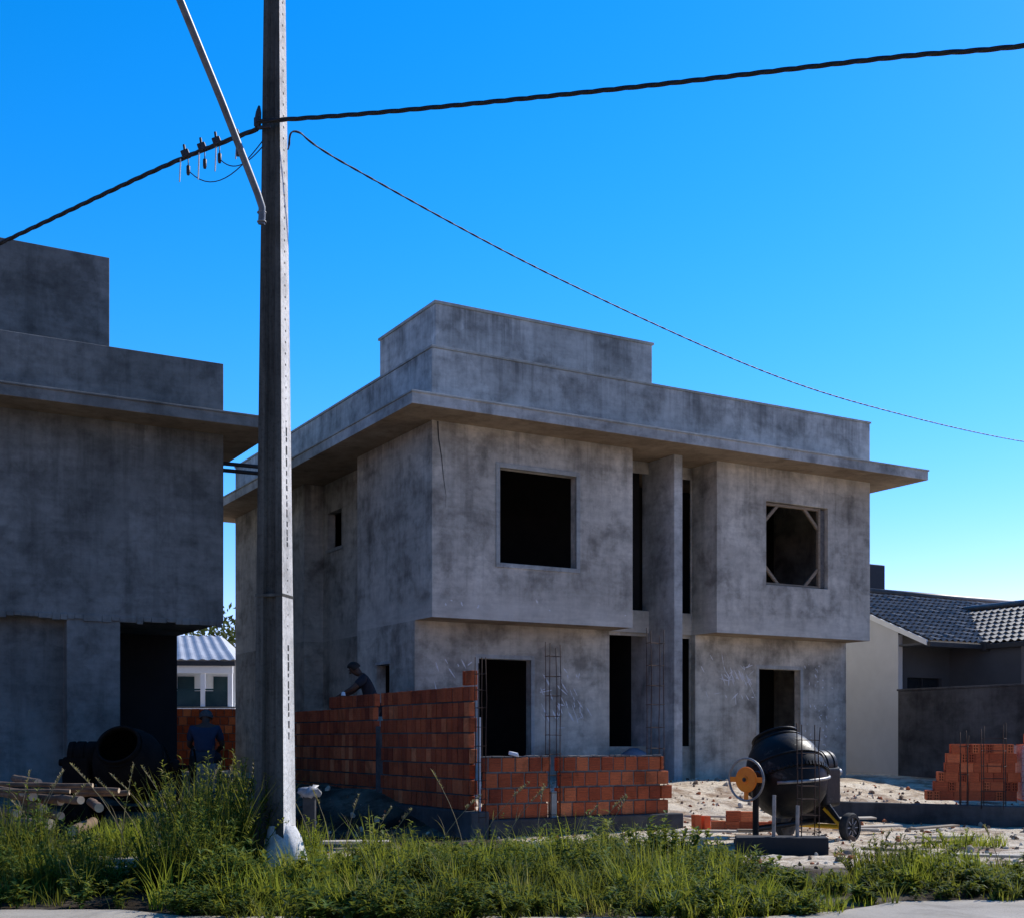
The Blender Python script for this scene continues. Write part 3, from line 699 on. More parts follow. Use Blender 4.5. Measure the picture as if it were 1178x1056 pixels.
# ------------------------------------------------------------------ concrete mixer
def make_mixer(loc, rz, label):
    o = empty('concrete_mixer', loc, rz, label, 'concrete mixer', 'concrete mixers on the plot')
    C = Vector((0, 0, .78)); T = Matrix.Translation(C) @ Matrix.Rotation(rad(-26), 4, 'X') @ Matrix.Rotation(rad(9), 4, 'Y') @ Matrix.Diagonal((1.13, 1.13, 1.0, 1))
    mb = MB()
    mb.lathe([(.001, -.45), (.14, -.445), (.26, -.40), (.35, -.29), (.40, -.15), (.42, -.02), (.42, .10), (.405, .20), (.37, .31), (.315, .41), (.262, .475), (.240, .505), (.238, .55), (.228, .55), (.228, .50), (.30, .39), (.36, .25), (.39, .0), (.25, -.33), (.001, -.38)], 48, T, cap0=False, cap1=False)
    dr = mb.build('drum', M['blackmetal'], o, smooth='angle')
    q = MB(); q.torus(.243, .017, T @ Matrix.Translation((0, 0, .55)), 40, 8); q.build('mouth_rim', M['blackmetal'], dr, smooth=True)
    q = MB(); q.torus(.418, .013, T @ Matrix.Translation((0, 0, .14)), 48, 8); q.torus(.262, .016, T @ Matrix.Translation((0, 0, .478)), 48, 8); q.build('drum_seam', M['blackmetal'], dr, smooth=True)
    q = MB()
    for i in range(64):
        a = 2 * math.pi * i / 64; m4 = T @ Matrix.Translation((.432 * math.cos(a), .432 * math.sin(a), -.03)) @ Matrix.Rotation(a, 4, 'Z')
        q.box(m4.to_translation(), (.03, .024, .05), m4.to_3x3())
    q.torus(.418, .022, T @ Matrix.Translation((0, 0, -.03)), 48, 8); q.build('ring_gear', M['blackmetal'], dr, smooth='angle')
    # yoke round the near side of the drum
    q = MB(); pts = []
    for i in range(17):
        a = rad(203) + rad(157) * i / 16; pts.append((.50 * math.cos(a), .50 * math.sin(a) * .98, .74 + .09 * i / 16))
    q.tube(pts + [(.62, 0, .83)], .020, 10); q.build('yoke', M['worn_metal'], o, smooth=True)
    # handwheel
    Tw = Matrix.Translation((-.80, -.0, .78)) @ Matrix.Rotation(rad(-90), 4, 'Y')
    q = MB(); q.torus(.245, .014, Tw, 44, 8); hwl = q.build('handwheel', M['worn_metal'], o, smooth=True)
    q = MB(); q.lathe([(.145, -.012), (.152, 0), (.145, .014), (.045, .022), (.04, .034), (.001, .034)], 32, Tw, cap1=False)
    q.build('hub', M['orange'], hwl, smooth='angle')
    q = MB(); q.lathe([(.024, .03), (.024, .045), (.001, .045)], 12, Tw, cap1=False); q.build('axle_cap', M['rubber'], hwl, smooth='angle')
    for k in range(3):
        a = rad((90, 180, 270)[k]); rot = Tw.to_3x3() @ Matrix.Rotation(a, 3, 'Z')
        s = MB(); s.box(Tw @ Vector((.195 * math.cos(a), .195 * math.sin(a), .0)), (.10, .062, .010), rot); s.build('spoke', M['orange'], hwl, bevel=.003)
    q = MB(); q.tube([(-.80, 0, .78), (-.40, 0, .78)], .022, 10); q.lathe([(.09, -.62), (.10, -.60), (.10, -.55), (.06, -.50)], 20, Matrix.Translation((0, 0, .78)) @ Matrix.Rotation(rad(90), 4, 'Y'))
    q.build('tilt_axle', M['blackmetal'], o, smooth='angle')
    # motor housing
    q = MB()
    q.b2((.50, -.20, .42), (.86, .20, .92)); q.build('motor_box', M['blackmetal'], o, bevel=.05, segs=4)
    q = MB(); q.lathe([(.10, -.20), (.17, -.19), (.195, -.15), (.195, -.05), (.18, -.04), (.18, -.02), (.195, -.01), (.195, .09), (.18, .10), (.18, .12), (.195, .13), (.19, .19), (.12, .21)], 28, Matrix.Translation((.60, 0, .93)) @ Matrix.Rotation(rad(90), 4, 'Y'))
    q.build('motor', M['blackmetal'], o, smooth='angle')
    q = MB(); q.lathe([(.045, 0), (.05, .05), (.045, .1)], 12, Matrix.Translation((.86, -.1, .84)) @ Matrix.Rotation(rad(90), 4, 'Y')); q.build('motor_cap', M['worn_metal'], o, smooth='angle')
    # undercarriage
    q = MB(); q.tube([(-.62, 0, .76), (-.62, 0, .03)], .038, 10); q.tube([(-.62, -.30, .035), (-.62, .30, .035)], .034, 10)
    q.tube([(-.62, 0, .20), (.60, 0, .24)], .036, 10); q.build('frame', M['blackmetal'], o, smooth='angle')
    q = MB()
    for sy in (-1, 1): q.tube([(.60, sy * .05, .80), (.60, sy * .12, .5), (.62, sy * .36, .20)], .035, 10)
    q.add([(.585, -.10, .50), (.585, .10, .50), (.585, .28, .22), (.585, -.28, .22), (.63, -.10, .50), (.63, .10, .50), (.63, .28, .22), (.63, -.28, .22)], [(0, 1, 2, 3), (7, 6, 5, 4), (0, 4, 5, 1), (1, 5, 6, 2), (2, 6, 7, 3), (3, 7, 4, 0)])
    q.build('axle_stand', M['blackmetal'], o, smooth='angle')
    q = MB(); q.tube([(.62, -.44, .18), (.62, .44, .18)], .03, 10); q.tube([(.62, -.36, .20), (.62, -.12, .40)], .042, 10); q.build('axle', M['yellow'], o, smooth='angle')
    for sy in (-1, 1):
        Tt = Matrix.Translation((.62, sy * .47, .18)) @ Matrix.Rotation(rad(-90 * sy), 4, 'X')
        Tt = Matrix.Translation((.62, sy * .47, .18)) @ Matrix.Rotation(rad(90 if sy < 0 else -90), 4, 'X')
        q = MB(); q.lathe([(.115, -.05), (.165, -.05), (.18, -.025), (.18, .025), (.165, .05), (.125, .05)], 32, Tt, cap0=False, cap1=False); w = q.build('wheel', M['rubber'], o, smooth='angle')
        q = MB(); q.lathe([(.126, -.045), (.126, .035), (.09, .026), (.04, .028), (.035, .05), (.001, .05)], 28, Tt, cap1=False); q.build('rim', M['rubber'], w, smooth='angle')
        q = MB()
        for k in range(8):
            a = math.pi * k / 4; q.box(Tt @ Vector((.08 * math.cos(a), .08 * math.sin(a), .034)), (.07, .012, .012), Tt.to_3x3() @ Matrix.Rotation(a, 3, 'Z'))
        q.build('rim_ribs', M['worn_metal'], w)
    return o
mx = make_mixer((3.32, 15.0, -.50), rad(42), 'black concrete mixer with orange handwheel and yellow axle right of the low brick wall')
m2 = copy_tree(mx); m2.location = (-5.08, 16.6, -.40); m2.rotation_euler = (0, 0, rad(186))
m2['label'] = 'dark concrete mixer in deep shade in front of the left house porch'
def override(o, mat):
    for sl_ in o.material_slots: sl_.link = 'OBJECT'; sl_.material = mat
    for c in o.children: override(c, mat)
M['mixer_shade'] = simple('shade_dark_steel', (.005, .0045, .004), (.016, .012, .010), 6, .9, spec=.1)  # near-black recolour of the copied mixer, standing for deep shade
override(m2, M['mixer_shade'])
Rd = Matrix.Rotation(rad(-30), 4, 'X')
for c in m2.children:
    if c.name.startswith('drum'): c.matrix_local = Matrix.Translation((0, 0, .78)) @ Rd @ Matrix.Translation((0, 0, -.78))

# ------------------------------------------------------------------ bricks lying about
def brick_mesh(name, l, w, h, mat):
    """hollow clay block: holes run along its length, open on the -y end"""
    mb = MB(); x, y, z = w / 2, l / 2, h / 2
    nx_, nz_ = 2, 3; gx, gz = .018, .016
    xs = [-x]; cw = (w - gx * (nx_ + 1)) / nx_
    for i in range(nx_): xs += [xs[-1] + gx, xs[-1] + gx + cw]
    xs.append(x); zs = [-z]; ch = (h - gz * (nz_ + 1)) / nz_
    for i in range(nz_): zs += [zs[-1] + gz, zs[-1] + gz + ch]
    zs.append(z)
    for sy in (-1, 1):
        yy = sy * y
        for i in range(len(xs) - 1):
            for k in range(len(zs) - 1):
                a, b, c, d_ = (xs[i], yy, zs[k]), (xs[i + 1], yy, zs[k]), (xs[i + 1], yy, zs[k + 1]), (xs[i], yy, zs[k + 1])
                if i % 2 == 1 and k % 2 == 1:
                    dy = -sy * .07; A, B, C_, D_ = [(p[0], p[1] + dy, p[2]) for p in (a, b, c, d_)]
                    mb.add([a, b, c, d_, A, B, C_, D_], [(0, 1, 5, 4), (1, 2, 6, 5), (2, 3, 7, 6), (3, 0, 4, 7), (4, 5, 6, 7)], .05)
                else: mb.add([a, b, c, d_], [(0, 1, 2, 3)], .55)
    mb.add([(-x, -y, -z), (x, -y, -z), (x, y, -z), (-x, y, -z), (-x, -y, z), (x, -y, z), (x, y, z), (-x, y, z)], [(0, 3, 2, 1), (4, 5, 6, 7), (1, 2, 6, 5), (3, 0, 4, 7)], .55)
    # shallow keying grooves on the sides
    for sx in (-1, 1):
        for g in range(5):
            gz0 = -z + .018 + g * (h - .03) / 5; mb.b2((sx * x - .0025 * sx, -y + .002, gz0), (sx * x + .0022 * sx, y - .002, gz0 + .012), rnd=.62)
    me = bpy.data.meshes.new(name); me.from_pydata(mb.v, [], mb.f); me.materials.append(mat)
    me.attributes.new('rnd', 'FLOAT', 'FACE').data.foreach_set('value', mb.a); me.update(); return me
def brick_obj_mat():
    m = M['brick_clean'].copy(); m.name = 'loose_hollow_brick'; nt = m.node_tree
    at = next(n for n in nt.nodes if n.type == 'ATTRIBUTE'); info = N(nt, 'ShaderNodeObjectInfo')
    r = math_n(nt, 'MULTIPLY_ADD', info.outputs['Random'], .5, math_n(nt, 'SUBTRACT', at.outputs['Fac'], .22))
    rp = next(n for n in nt.nodes if n.type == 'VALTORGB' and n.inputs[0].is_linked and n.inputs[0].links[0].from_node == at)
    nt.links.new(r, rp.inputs[0]); return m
M['loose_brick'] = brick_obj_mat()
BR = brick_mesh('hollow_brick', .19, .09, .14, M['loose_brick'])
def brick(loc, rz, label, group, rx=0, ry=0):
    o = bpy.data.objects.new('hollow_brick', BR); col.objects.link(o)
    o.location = loc; o.rotation_euler = (rx, ry, rz); return tag(o, label, 'brick', group)
# stepped stack on the right
SB = Vector((6.25, 18.75, -.17)); SR = rad(-14)
ex = Vector((math.cos(SR), math.sin(SR), 0)); ey = Vector((-math.sin(SR), math.cos(SR), 0))
starts = [0, .12, .17, .28, .30, .36]
for k in range(6):
    for row in range(2):
        x = starts[k] + row * .0
        while x < 1.24 - (.1 if row and k == 5 else 0):
            stretcher = R.random() < (.62 if row == 0 else 0)
            w = .193 if stretcher else .094
            p = SB + ex * (x + w / 2) + ey * (row * .196 + (.05 if stretcher else .098) + R.uniform(-.008, .008)) + Vector((0, 0, .071 + k * .1415))
            if row == 0 or k >= 4 or x < starts[min(5, k + 1)] + .2:
                brick(p, SR + (math.pi / 2 if stretcher else 0) + R.uniform(-.02, .02), 'orange hollow brick in the stepped stack on the right', 'bricks of the stepped stack')
            x += w + R.uniform(.002, .006)
# wrapped pallet of bricks next to it
WP = empty('brick_pallet', SB + ex * 1.36 - ey * .12, SR, 'pallet of bricks shrink-wrapped in pale plastic film at the right frame edge', 'brick pallet')
q = MB(); m_ = MB()
for k in range(6):
    for row in (0, 1):
        block_course(q, Vector((0, .05 + row * .74, .0)), Vector((1, 0, 0)), Vector((0, 1, 0)), 0, 1.10, k * .1415 + .002, (k % 2) * .05, .09, .095, .1415)
m_.b2((.01, .06, 0), (1.09, .83, .84)); q.build('bricks', M['brick_clean'], WP); m_.build('brick_core', M['brick_clean'], WP)
q = MB(); n = 22
per = [(-.03, -.03), (1.13, -.03), (1.13, .90), (-.03, .90)]; ring = []
for e in range(4):
    a, b = Vector(per[e]), Vector(per[(e + 1) % 4])
    for i in range(n): ring.append(a.lerp(b, i / n))
lv = 14; vs = []
for k in range(lv + 1):
    z = .03 + .80 * k / lv
    for i, p in enumerate(ring):
        w = .016 * noise.noise((p.x * 5 + z * 4, p.y * 5, z * 9)); c_ = (p - Vector((.55, .43))).normalized()
        vs.append((p.x + c_.x * w, p.y + c_.y * w, z + .015 * noise.noise((p.x * 3, p.y * 3, 4)) * (k == lv)))
nn = len(ring); fs = [(k * nn + i, k * nn + (i + 1) % nn, (k + 1) * nn + (i + 1) % nn, (k + 1) * nn + i) for k in range(lv) for i in range(nn)]
q.add(vs, fs); q.build('film', M['film'], WP, smooth=True)
q = MB(); q.b2((.62, -.058, .36), (.92, -.054, .66)); lb = q.build('pallet_label', M['tarp'], WP)
q = MB(); q.b2((.63, -.062, .40), (.91, -.0585, .49)); q.build('label_strip', M['plastic_white'], lb)
for i, (a, rw, kk) in enumerate(((.02, 0, 0), (.12, 0, 0), (.22, 0, 0), (.32, 0, 0), (.42, 0, 0), (.52, 0, 0), (.62, 0, 0), (.72, 0, 0), (.82, 0, 0), (.92, 0, 0), (.12, 0, 1), (.22, 0, 1), (.42, 0, 1), (.52, 0, 1), (.62, 0, 1))):
    p = SB + ex * (1.36 + a + .05) - ey * (.12 - .16 - rw * .19) + Vector((0, 0, .86 + .072 + kk * .1415))
    brick(p, SR + R.uniform(-.03, .03), 'orange hollow brick lying loose on top of the wrapped pallet', 'bricks on top of the wrapped pallet')
# few bricks on the sand left of the mixer
gi = 0
for (px, Y, rz, lab) in ((801, 17.2, .25, 'upright brick at the left end of the row on sand left of the mixer'), (812, 17.25, .2, 'second upright brick from the left in the row left of the mixer'),
        (826, 17.0, 1.45, 'brick laid lengthwise right after the two upright ones in the row'), (842, 16.9, 1.5, 'middle lengthwise brick of the row behind the orange handwheel'),
        (858, 16.9, 1.4, 'brick just behind the lower rim of the orange handwheel'), (876, 16.8, 1.62, 'brick under the left side of the black mixer drum'), (892, 16.8, 1.5, 'brick at the right end of the row, below the black mixer drum')):
    x = (px - 589) / 1430 * Y; up = gi < 2
    z0_ = ground_z(x, Y)
    brick((x, Y, z0_ + (.095 if up else .07)), rz, lab, 'bricks in the row beside the mixer', rx=(math.pi / 2 if up else 0)); gi += 1
    if not up and gi in (4, 5):
        brick((x + .02, Y + .01, z0_ + .212), rz + .06, 'brick resting on the lower row beside the mixer, %s' % ('left one' if gi == 4 else 'right one'), 'bricks in the row beside the mixer')

# ------------------------------------------------------------------ foundation beams, stakes, boards
def beam_between(name, a, b, wd, zt, zb, mat, label, cat, group=None, bevel=.012):
    a, b = Vector((*a, 0)), Vector((*b, 0)); d_ = b - a; mid = (a + b) / 2
    q = MB(); n = max(2, int(d_.length / .25))
    Lh = d_.length / 2
    for sgn in (0,):
        pts = []
        for i in range(n + 1):
            x = -Lh + 2 * Lh * i / n
            j = lambda k: .012 * noise.noise((x * 2.1 + k * 7.3, k, mid.x))
            pts.append([(x, -wd / 2 + j(1), zb), (x, wd / 2 + j(2), zb), (x, wd / 2 + j(3), zt + j(4)), (x, -wd / 2 + j(5), zt + j(6))])
        vs = [p for r_ in pts for p in r_]
        fs = [(4 * i + k, 4 * i + 4 + k, 4 * i + 4 + (k + 1) % 4, 4 * i + (k + 1) % 4) for i in range(n) for k in range(4)] + [(0, 1, 2, 3), (4 * n + 3, 4 * n + 2, 4 * n + 1, 4 * n)]
        q.add(vs, fs)
    o = q.build(name, mat, bevel=bevel, merge=True); o.location = (mid.x, mid.y, 0); o.rotation_euler = (0, 0, math.atan2(d_.y, d_.x))
    return tag(o, label, cat, group)
beam_between('foundation_beam', (4.75, 19.3), (9.6, 16.1), .2, -.205, -.62, M['beam'], 'dark concrete foundation beam running in front of the stepped brick stack', 'foundation beam', 'foundation beams on the plot')
beam_between('foundation_beam', (2.45, 13.62), (3.42, 13.5), .32, -.31, -.66, M['shade_dark'], 'concrete foundation stub darkened for shade, in front of the black mixer', 'foundation beam', 'foundation beams on the plot')  # stub colour darkened to stand for its shaded face
cage((3.24, 13.6, -.33), rad(8), .20, .12, 0, 1.20, 7, 'rebar cage standing on the foundation stub in front of the black mixer')
cage((6.92, 17.86, -.25), rad(-30), .30, .20, 0, 1.12, 6, 'rebar cage rising from the beam in front of the wrapped brick pallet')
cage((6.58, 18.1, -.25), rad(-30), .10, .08, 0, 1.02, 3, 'slim rebar starter bars in the beam beside the stepped brick stack')
for px, y0, y1, lab in ((890, 921, 968, 'left grey pipe stake standing on the stub before the mixer'), (917, 931, 966, 'right shorter grey pipe stake standing on the stub before the mixer')):
    Y = 13.5; x = (px - 589) / 1430 * Y; q = MB(); q.tube([(0, 0, -.02), (.006, 0, (y1 - y0) / 1430 * Y + .04)], .021, 10)
    tag(q.build('pipe_stake', M['worn_metal'], smooth='angle', loc=(x, Y, -.34)), lab, 'stake', 'pipe stakes before the mixer')
def board(px, Y, ln, wd, th, rz, lab, tilt=0.0, mat='wood_pale', name='board', dz=0):
    x = (px - 589) / 1430 * Y; q = MB(); q.box((0, 0, 0), (ln, wd, th), jit=.006)
    o = q.build(name, M[mat], bevel=.004); o.location = (x, Y, ground_z(x, Y) + th / 2 + .05 + dz); o.rotation_euler = (R.uniform(-.04, .04), tilt, rz)
    return tag(o, lab, 'board', 'boards lying about the plot')
board(822, 16.0, 1.0, .13, .03, rad(-9), 'pale board lying on the sand left of the mixer, nearest the brick row')
board(812, 14.9, .55, .14, .03, rad(-32), 'short pale board lying askew at the toothed end of the low wall')
board(838, 15.3, .7, .10, .025, rad(14), 'narrow pale board lying below the orange handwheel')
board(1006, 17.2, .9, .12, .03, rad(24), 'pale board lying on the sand behind the mixer wheel')
board(1140, 12.6, 1.1, .09, .03, rad(-14), 'long thin pale board on the soil at the right frame edge')
board(1050, 14.4, .9, .08, .025, rad(30), 'dark weathered board lying in soil right of the mixer', mat='wood')
board(408, 13.9, .75, .26, .04, rad(4), 'pale flat slab standing for a sunlit sand patch in grass right of the pole', dz=.0)  # slab added where there is only sunlit sand
board(140, 11.0, .66, .24, .05, rad(-9), 'pale flat slab lying in the weeds at the lower left', dz=.05)
board(146, 10.6, .54, .15, .04, rad(-7), 'smaller pale slab just below the one in the lower left weeds', dz=.03)

board(960, 18.2, 1.3, .16, .03, rad(16), 'long pale board on the sand behind the mixer motor')
board(830, 18.4, 1.1, .15, .03, rad(-20), 'long board lying on the sand below the house column')
board(1075, 16.4, 1.0, .12, .03, rad(38), 'dark board leaning toward the right foundation beam', mat='wood')
board(985, 16.4, .6, .10, .03, rad(-22), 'short board on the sand just behind the mixer wheel')
board(1090, 15.4, .8, .14, .03, rad(10), 'wide pale board in front of the right foundation beam')
board(880, 15.9, .7, .12, .03, rad(-4), 'board lying on the sand beneath the black mixer drum', mat='wood')
board(1030, 13.2, .7, .12, .03, rad(-25), 'dark offcut lying between the mixer wheel and the verge', mat='wood')
board(790, 15.9, .5, .16, .03, rad(20), 'wide pale offcut lying by the toothed end of the low wall')
# ------------------------------------------------------------------ log pile on the left
def log(px, y, Y, ln, r, rz, pitch, lab):
    """round pole; (px, y) is where its near sawn end shows"""
    x = (px - 589) / 1430 * Y; z = CAM_Z - (y - 850) / 1430 * Y
    d_ = Vector((math.cos(rz) * math.cos(pitch), math.sin(rz) * math.cos(pitch), math.sin(pitch)))
    q = MB(); n = 8; pts = [d_ * ln * i / n + Vector((0, 0, .012 * noise.noise((i * .7, px, 0)))) for i in range(n + 1)]
    q.tube(pts, [r * (1 + .06 * noise.noise((i, px * .3, 2))) for i in range(n + 1)], 12, caps=True)
    q.m[-2] = 1; q.m[-1] = 1
    o = q.build('log', [M['bark'], M['logend']], smooth='angle'); o.location = (x, Y, z)
    return tag(o, lab, 'log', 'logs and poles piled on the left')
rzs = rad(118)
for a in ((44, 900, 12.9, 1.6, .042, rad(120), 0, 'log whose round end tops the pile on the left'), (38, 916, 12.6, 1.7, .045, rad(128), 0, 'log with pale round end just under the topmost one'),
          (93, 920, 12.5, 1.5, .042, rad(135), -.01, 'log with bright round end near the right of the pile'), (114, 929, 12.3, 1.4, .046, rad(112), 0, 'log with tall pale end at the right edge of the pile'),
          (58, 948, 12.0, 1.3, .055, rad(140), -.02, 'thick log with pinkish end low in the left pile'), (84, 955, 11.8, 1.2, .05, rad(100), 0, 'yellowish log end lowest in the left pile'),
          (26, 912, 12.7, 1.6, .036, rad(122), 0, 'thin log beside the topmost ones of the left pile'), (20, 936, 12.4, 1.6, .045, rad(130), 0, 'log at the left side of the pile behind weeds'),
          (70, 938, 12.5, 1.6, .04, rad(125), 0, 'log in the middle of the left pile, end in shade'), (50, 930, 12.6, 1.6, .042, rad(118), 0, 'log just below the middle of the left pile'),
          (70, 922, 12.8, 1.6, .038, rad(128), 0, 'thin log between the two bright ends of the left pile')):
    log(*a)
for a in ((-40, 901, 12.9, 1.35, .024, rad(-3), -.015, 'long straight pole lying along the top of the left pile'), (-30, 909, 12.5, .95, .022, rad(3), -.01, 'second straight pole lying under the top one of the left pile'),
          (62, 908, 13.0, .72, .028, rad(-8), .0, 'short pole lying across the right end of the left pile'), (88, 913, 13.2, .55, .03, rad(4), .02, 'short pole sticking out to the right of the left pile')):
    log(*a)

# ------------------------------------------------------------------ people
def skin_mesh(name, joints, edges, mat, parent, sub=2, root=0):
    me = bpy.data.meshes.new(name); me.from_pydata([j[0] for j in joints], edges, [])
    o = bpy.data.objects.new(name, me); col.objects.link(o); me.materials.append(mat)
    md = o.modifiers.new('skin', 'SKIN'); md.use_smooth_shade = True
    lay = me.skin_vertices[0] if me.skin_vertices else None
    if lay is None:
        bpy.context.view_layer.objects.active = o
        bm = bmesh.new(); bm.from_mesh(me); bm.verts.layers.skin.verify(); bm.to_mesh(me); bm.free(); lay = me.skin_vertices[0]
    for i, j in enumerate(joints):
        r = j[1]; lay.data[i].radius = r if isinstance(r, tuple) else (r, r); lay.data[i].use_root = (i == root)
    s = o.modifiers.new('sub', 'SUBSURF'); s.levels = sub; s.render_levels = sub
    if parent is not None: o.parent = parent
    return o
def person(loc, rz, J, label, shirt, hairm, hair_scale=1.0):
    o = empty('person', loc, rz, label, 'person')
    V3 = Vector; j, e = [], []
    def add(p, r, par=None):
        j.append((tuple(p), r)); k = len(j) - 1
        if par is not None: e.append((par, k))
        return k
    pel = add(J['pelvis'], (.15, .11)); sp = add(J['spine'], (.145, .10), pel); ch = add(J['chest'], (.16, .115), sp)
    nb = add(J['neck'], .062, ch); hd = V3(J['head']); f = V3(J['face']).normalized(); upv = (hd - V3(J['neck'])).normalized()
    h0 = add(hd - upv * .045 + f * .018, (.066, .075), nb); h1 = add(hd + upv * .02, (.078, .094), h0); add(hd + upv * .085, (.062, .075), h1)
    side = f.cross(upv).normalized()
    fig = {}
    for s_, k in ((1, 'l'), (-1, 'r')):
        sh = add(J['sh_' + k], .068, ch); el = add(J['el_' + k], .046, sh); wr = add(J['wr_' + k], .031, el)
        hdir = (V3(J['wr_' + k]) - V3(J['el_' + k])).normalized(); pm = V3(J['wr_' + k]) + hdir * .075; pa = add(pm, (.042, .02), wr)
        lat = hdir.cross(V3((0, 0, 1)));  lat = lat.normalized() if lat.length > .1 else V3((1, 0, 0))
        for q_, ln in ((-.032, .065), (-.011, .082), (.011, .086), (.032, .075)):
            b1 = pm + hdir * (.025 + ln * .45) + lat * q_; b2 = b1 + hdir * ln * .45 + V3((0, 0, -.02))
            a1 = add(b1, .010, pa); add(b2, .0085, a1)
        t1 = add(V3(J['wr_' + k]) + hdir * .05 + lat * .05, .012, wr); add(V3(J['wr_' + k]) + hdir * .09 + lat * .065, .010, t1)
        hp = add(J['hip_' + k], .10, pel); kn = add(J['kn_' + k], .064, hp); an = add(J['an_' + k], .042, kn)
        toe = V3(J['an_' + k]) + V3(J['toe']) * .17 + V3((0, 0, -.05)); add(toe, (.042, .03), an)
    body = skin_mesh('body', j, e, M['skin'], o)
    # nose, ears and eyes as small shapes on the head
    q = MB(); q.lathe([(.012, -.03), (.019, -.02), (.011, .012), (.004, .03)], 8, Matrix.Translation(hd + f * .095 - upv * .005)); q.build('nose', M['skin'], body, smooth=True)
    for s_ in (1, -1):
        q = MB(); q.lathe([(.008, -.03), (.016, 0), (.012, .03)], 8, Matrix.Translation(hd + side * .080 * s_)); q.build('ear', M['skin'], body, smooth=True)
        q = MB(); q.lathe([(.002, -.008), (.011, 0), (.002, .008)], 8, Matrix.Translation(hd + f * .088 + side * .032 * s_ + upv * .025)); q.build('eye', M['hair'], body, smooth=True)
    # hair: cap over the top and back of the head
    q = MB(); vs, fs = [], []; nu, nv = 18, 9
    for i in range(nv):
        for k in range(nu):
            a = 2 * math.pi * k / nu; ph = (i / (nv - 1)) * rad(112)
            dr = upv * math.cos(ph) + (f * math.cos(a) + side * math.sin(a)) * math.sin(ph)
            cut = dr.dot(f); rr = .104 * hair_scale * (1 + .05 * noise.noise(dr * 6)) if not (cut > .55 and ph > rad(62)) else .070
            vs.append(hd + upv * .022 + dr * rr)
    fs = [(i * nu + k, (i + 1) * nu + k, (i + 1) * nu + (k + 1) % nu, i * nu + (k + 1) % nu) for i in range(nv - 1) for k in range(nu)]
    q.add(vs, fs); q.build('hair', hairm, o, smooth=True)
    def sub(keys, links, mat, name):
        jj = [(J[k], r) for k, r in keys]; skin_mesh(name, jj, links, mat, o)
    def mid(a, b, t): return tuple(V3(J[a]).lerp(V3(J[b]), t))
    J['slv_l'], J['slv_r'] = mid('sh_l', 'el_l', .75), mid('sh_r', 'el_r', .75)
    sub([('chest', (.178, .135)), ('spine', (.165, .122)), ('pelvis', (.185, .15)), ('sh_l', .084), ('slv_l', .064), ('sh_r', .084), ('slv_r', .064)], [(0, 1), (1, 2), (0, 3), (3, 4), (0, 5), (5, 6)], shirt, 'shirt')
    sub([('pelvis', (.16, .12)), ('hip_l', .112), ('kn_l', .078), ('an_l', .060), ('hip_r', .112), ('kn_r', .078), ('an_r', .060)], [(0, 1), (1, 2), (2, 3), (0, 4), (4, 5), (5, 6)], M['trousers'], 'trousers')
    return o
# mason leaning over the tall wall (faces -x locally)
MZ = .36
mloc = hw(-.86, .62, MZ)
Jm = dict(pelvis=(.10, 0, .93), spine=(.04, 0, 1.13), chest=(-.04, 0, 1.32), neck=(-.12, 0, 1.44), head=(-.20, -.01, 1.53), face=(-.8, -.15, -.55),
          sh_l=(-.05, -.19, 1.37), el_l=(-.24, -.25, 1.20), wr_l=(-.42, -.12, 1.10), sh_r=(-.05, .19, 1.37), el_r=(-.22, .25, 1.18), wr_r=(-.40, .12, 1.08),
          hip_l=(.11, -.10, .88), kn_l=(.02, -.12, .48), an_l=(.08, -.12, .07), hip_r=(.11, .10, .88), kn_r=(-.02, .12, .48), an_r=(.03, .12, .07), toe=(-1, 0, 0))
person(mloc, rad(8), Jm, 'person with dark hair and dark shirt leaning over the tall brick wall', M['shirt_dark'], M['hair'])
q = MB(); q.b2((-.17, -.6, MZ - .04), (.17, .6, MZ)); 
o = q.build('plank', M['wood'], bevel=.004); o.location = hw(-.86, .62, 0); o.rotation_euler = (0, 0, rad(30)); tag(o, 'scaffold plank behind the tall brick wall under the bent mason', 'board')
for t in (.17, 1.07):
    for zz in (0.003, ):
        q = MB(); q.b2((-.12, -.1, -.06), (.12, .1, MZ - .041)); o = q.build('concrete_block', M['mortar'], bevel=.01); o.location = hw(-.86, t, 0); o.rotation_euler = (0, 0, rad(30))
        tag(o, 'concrete block under the %s end of the scaffold plank' % ('near' if t < .5 else 'far'), 'block', 'blocks under the scaffold plank')
q = MB(); bm_ = [(math.cos(a) * R.uniform(.03, .045), math.sin(a) * R.uniform(.02, .04)) for a in [i * .785 for i in range(8)]]
q.add([(x, y, 0) for x, y in bm_] + [(x * .7, y * .7, .05) for x, y in bm_] + [(0, 0, .065)], [(i, (i + 1) % 8, 8 + (i + 1) % 8, 8 + i) for i in range(8)] + [(8 + i, 8 + (i + 1) % 8, 16) for i in range(8)])
o = q.build('white_rag', M['plastic_white'], smooth=True); o.location = hw(-1.4, .32, 1.44); tag(o, 'small white rag on top of the tall wall beside the bent mason', 'rag')
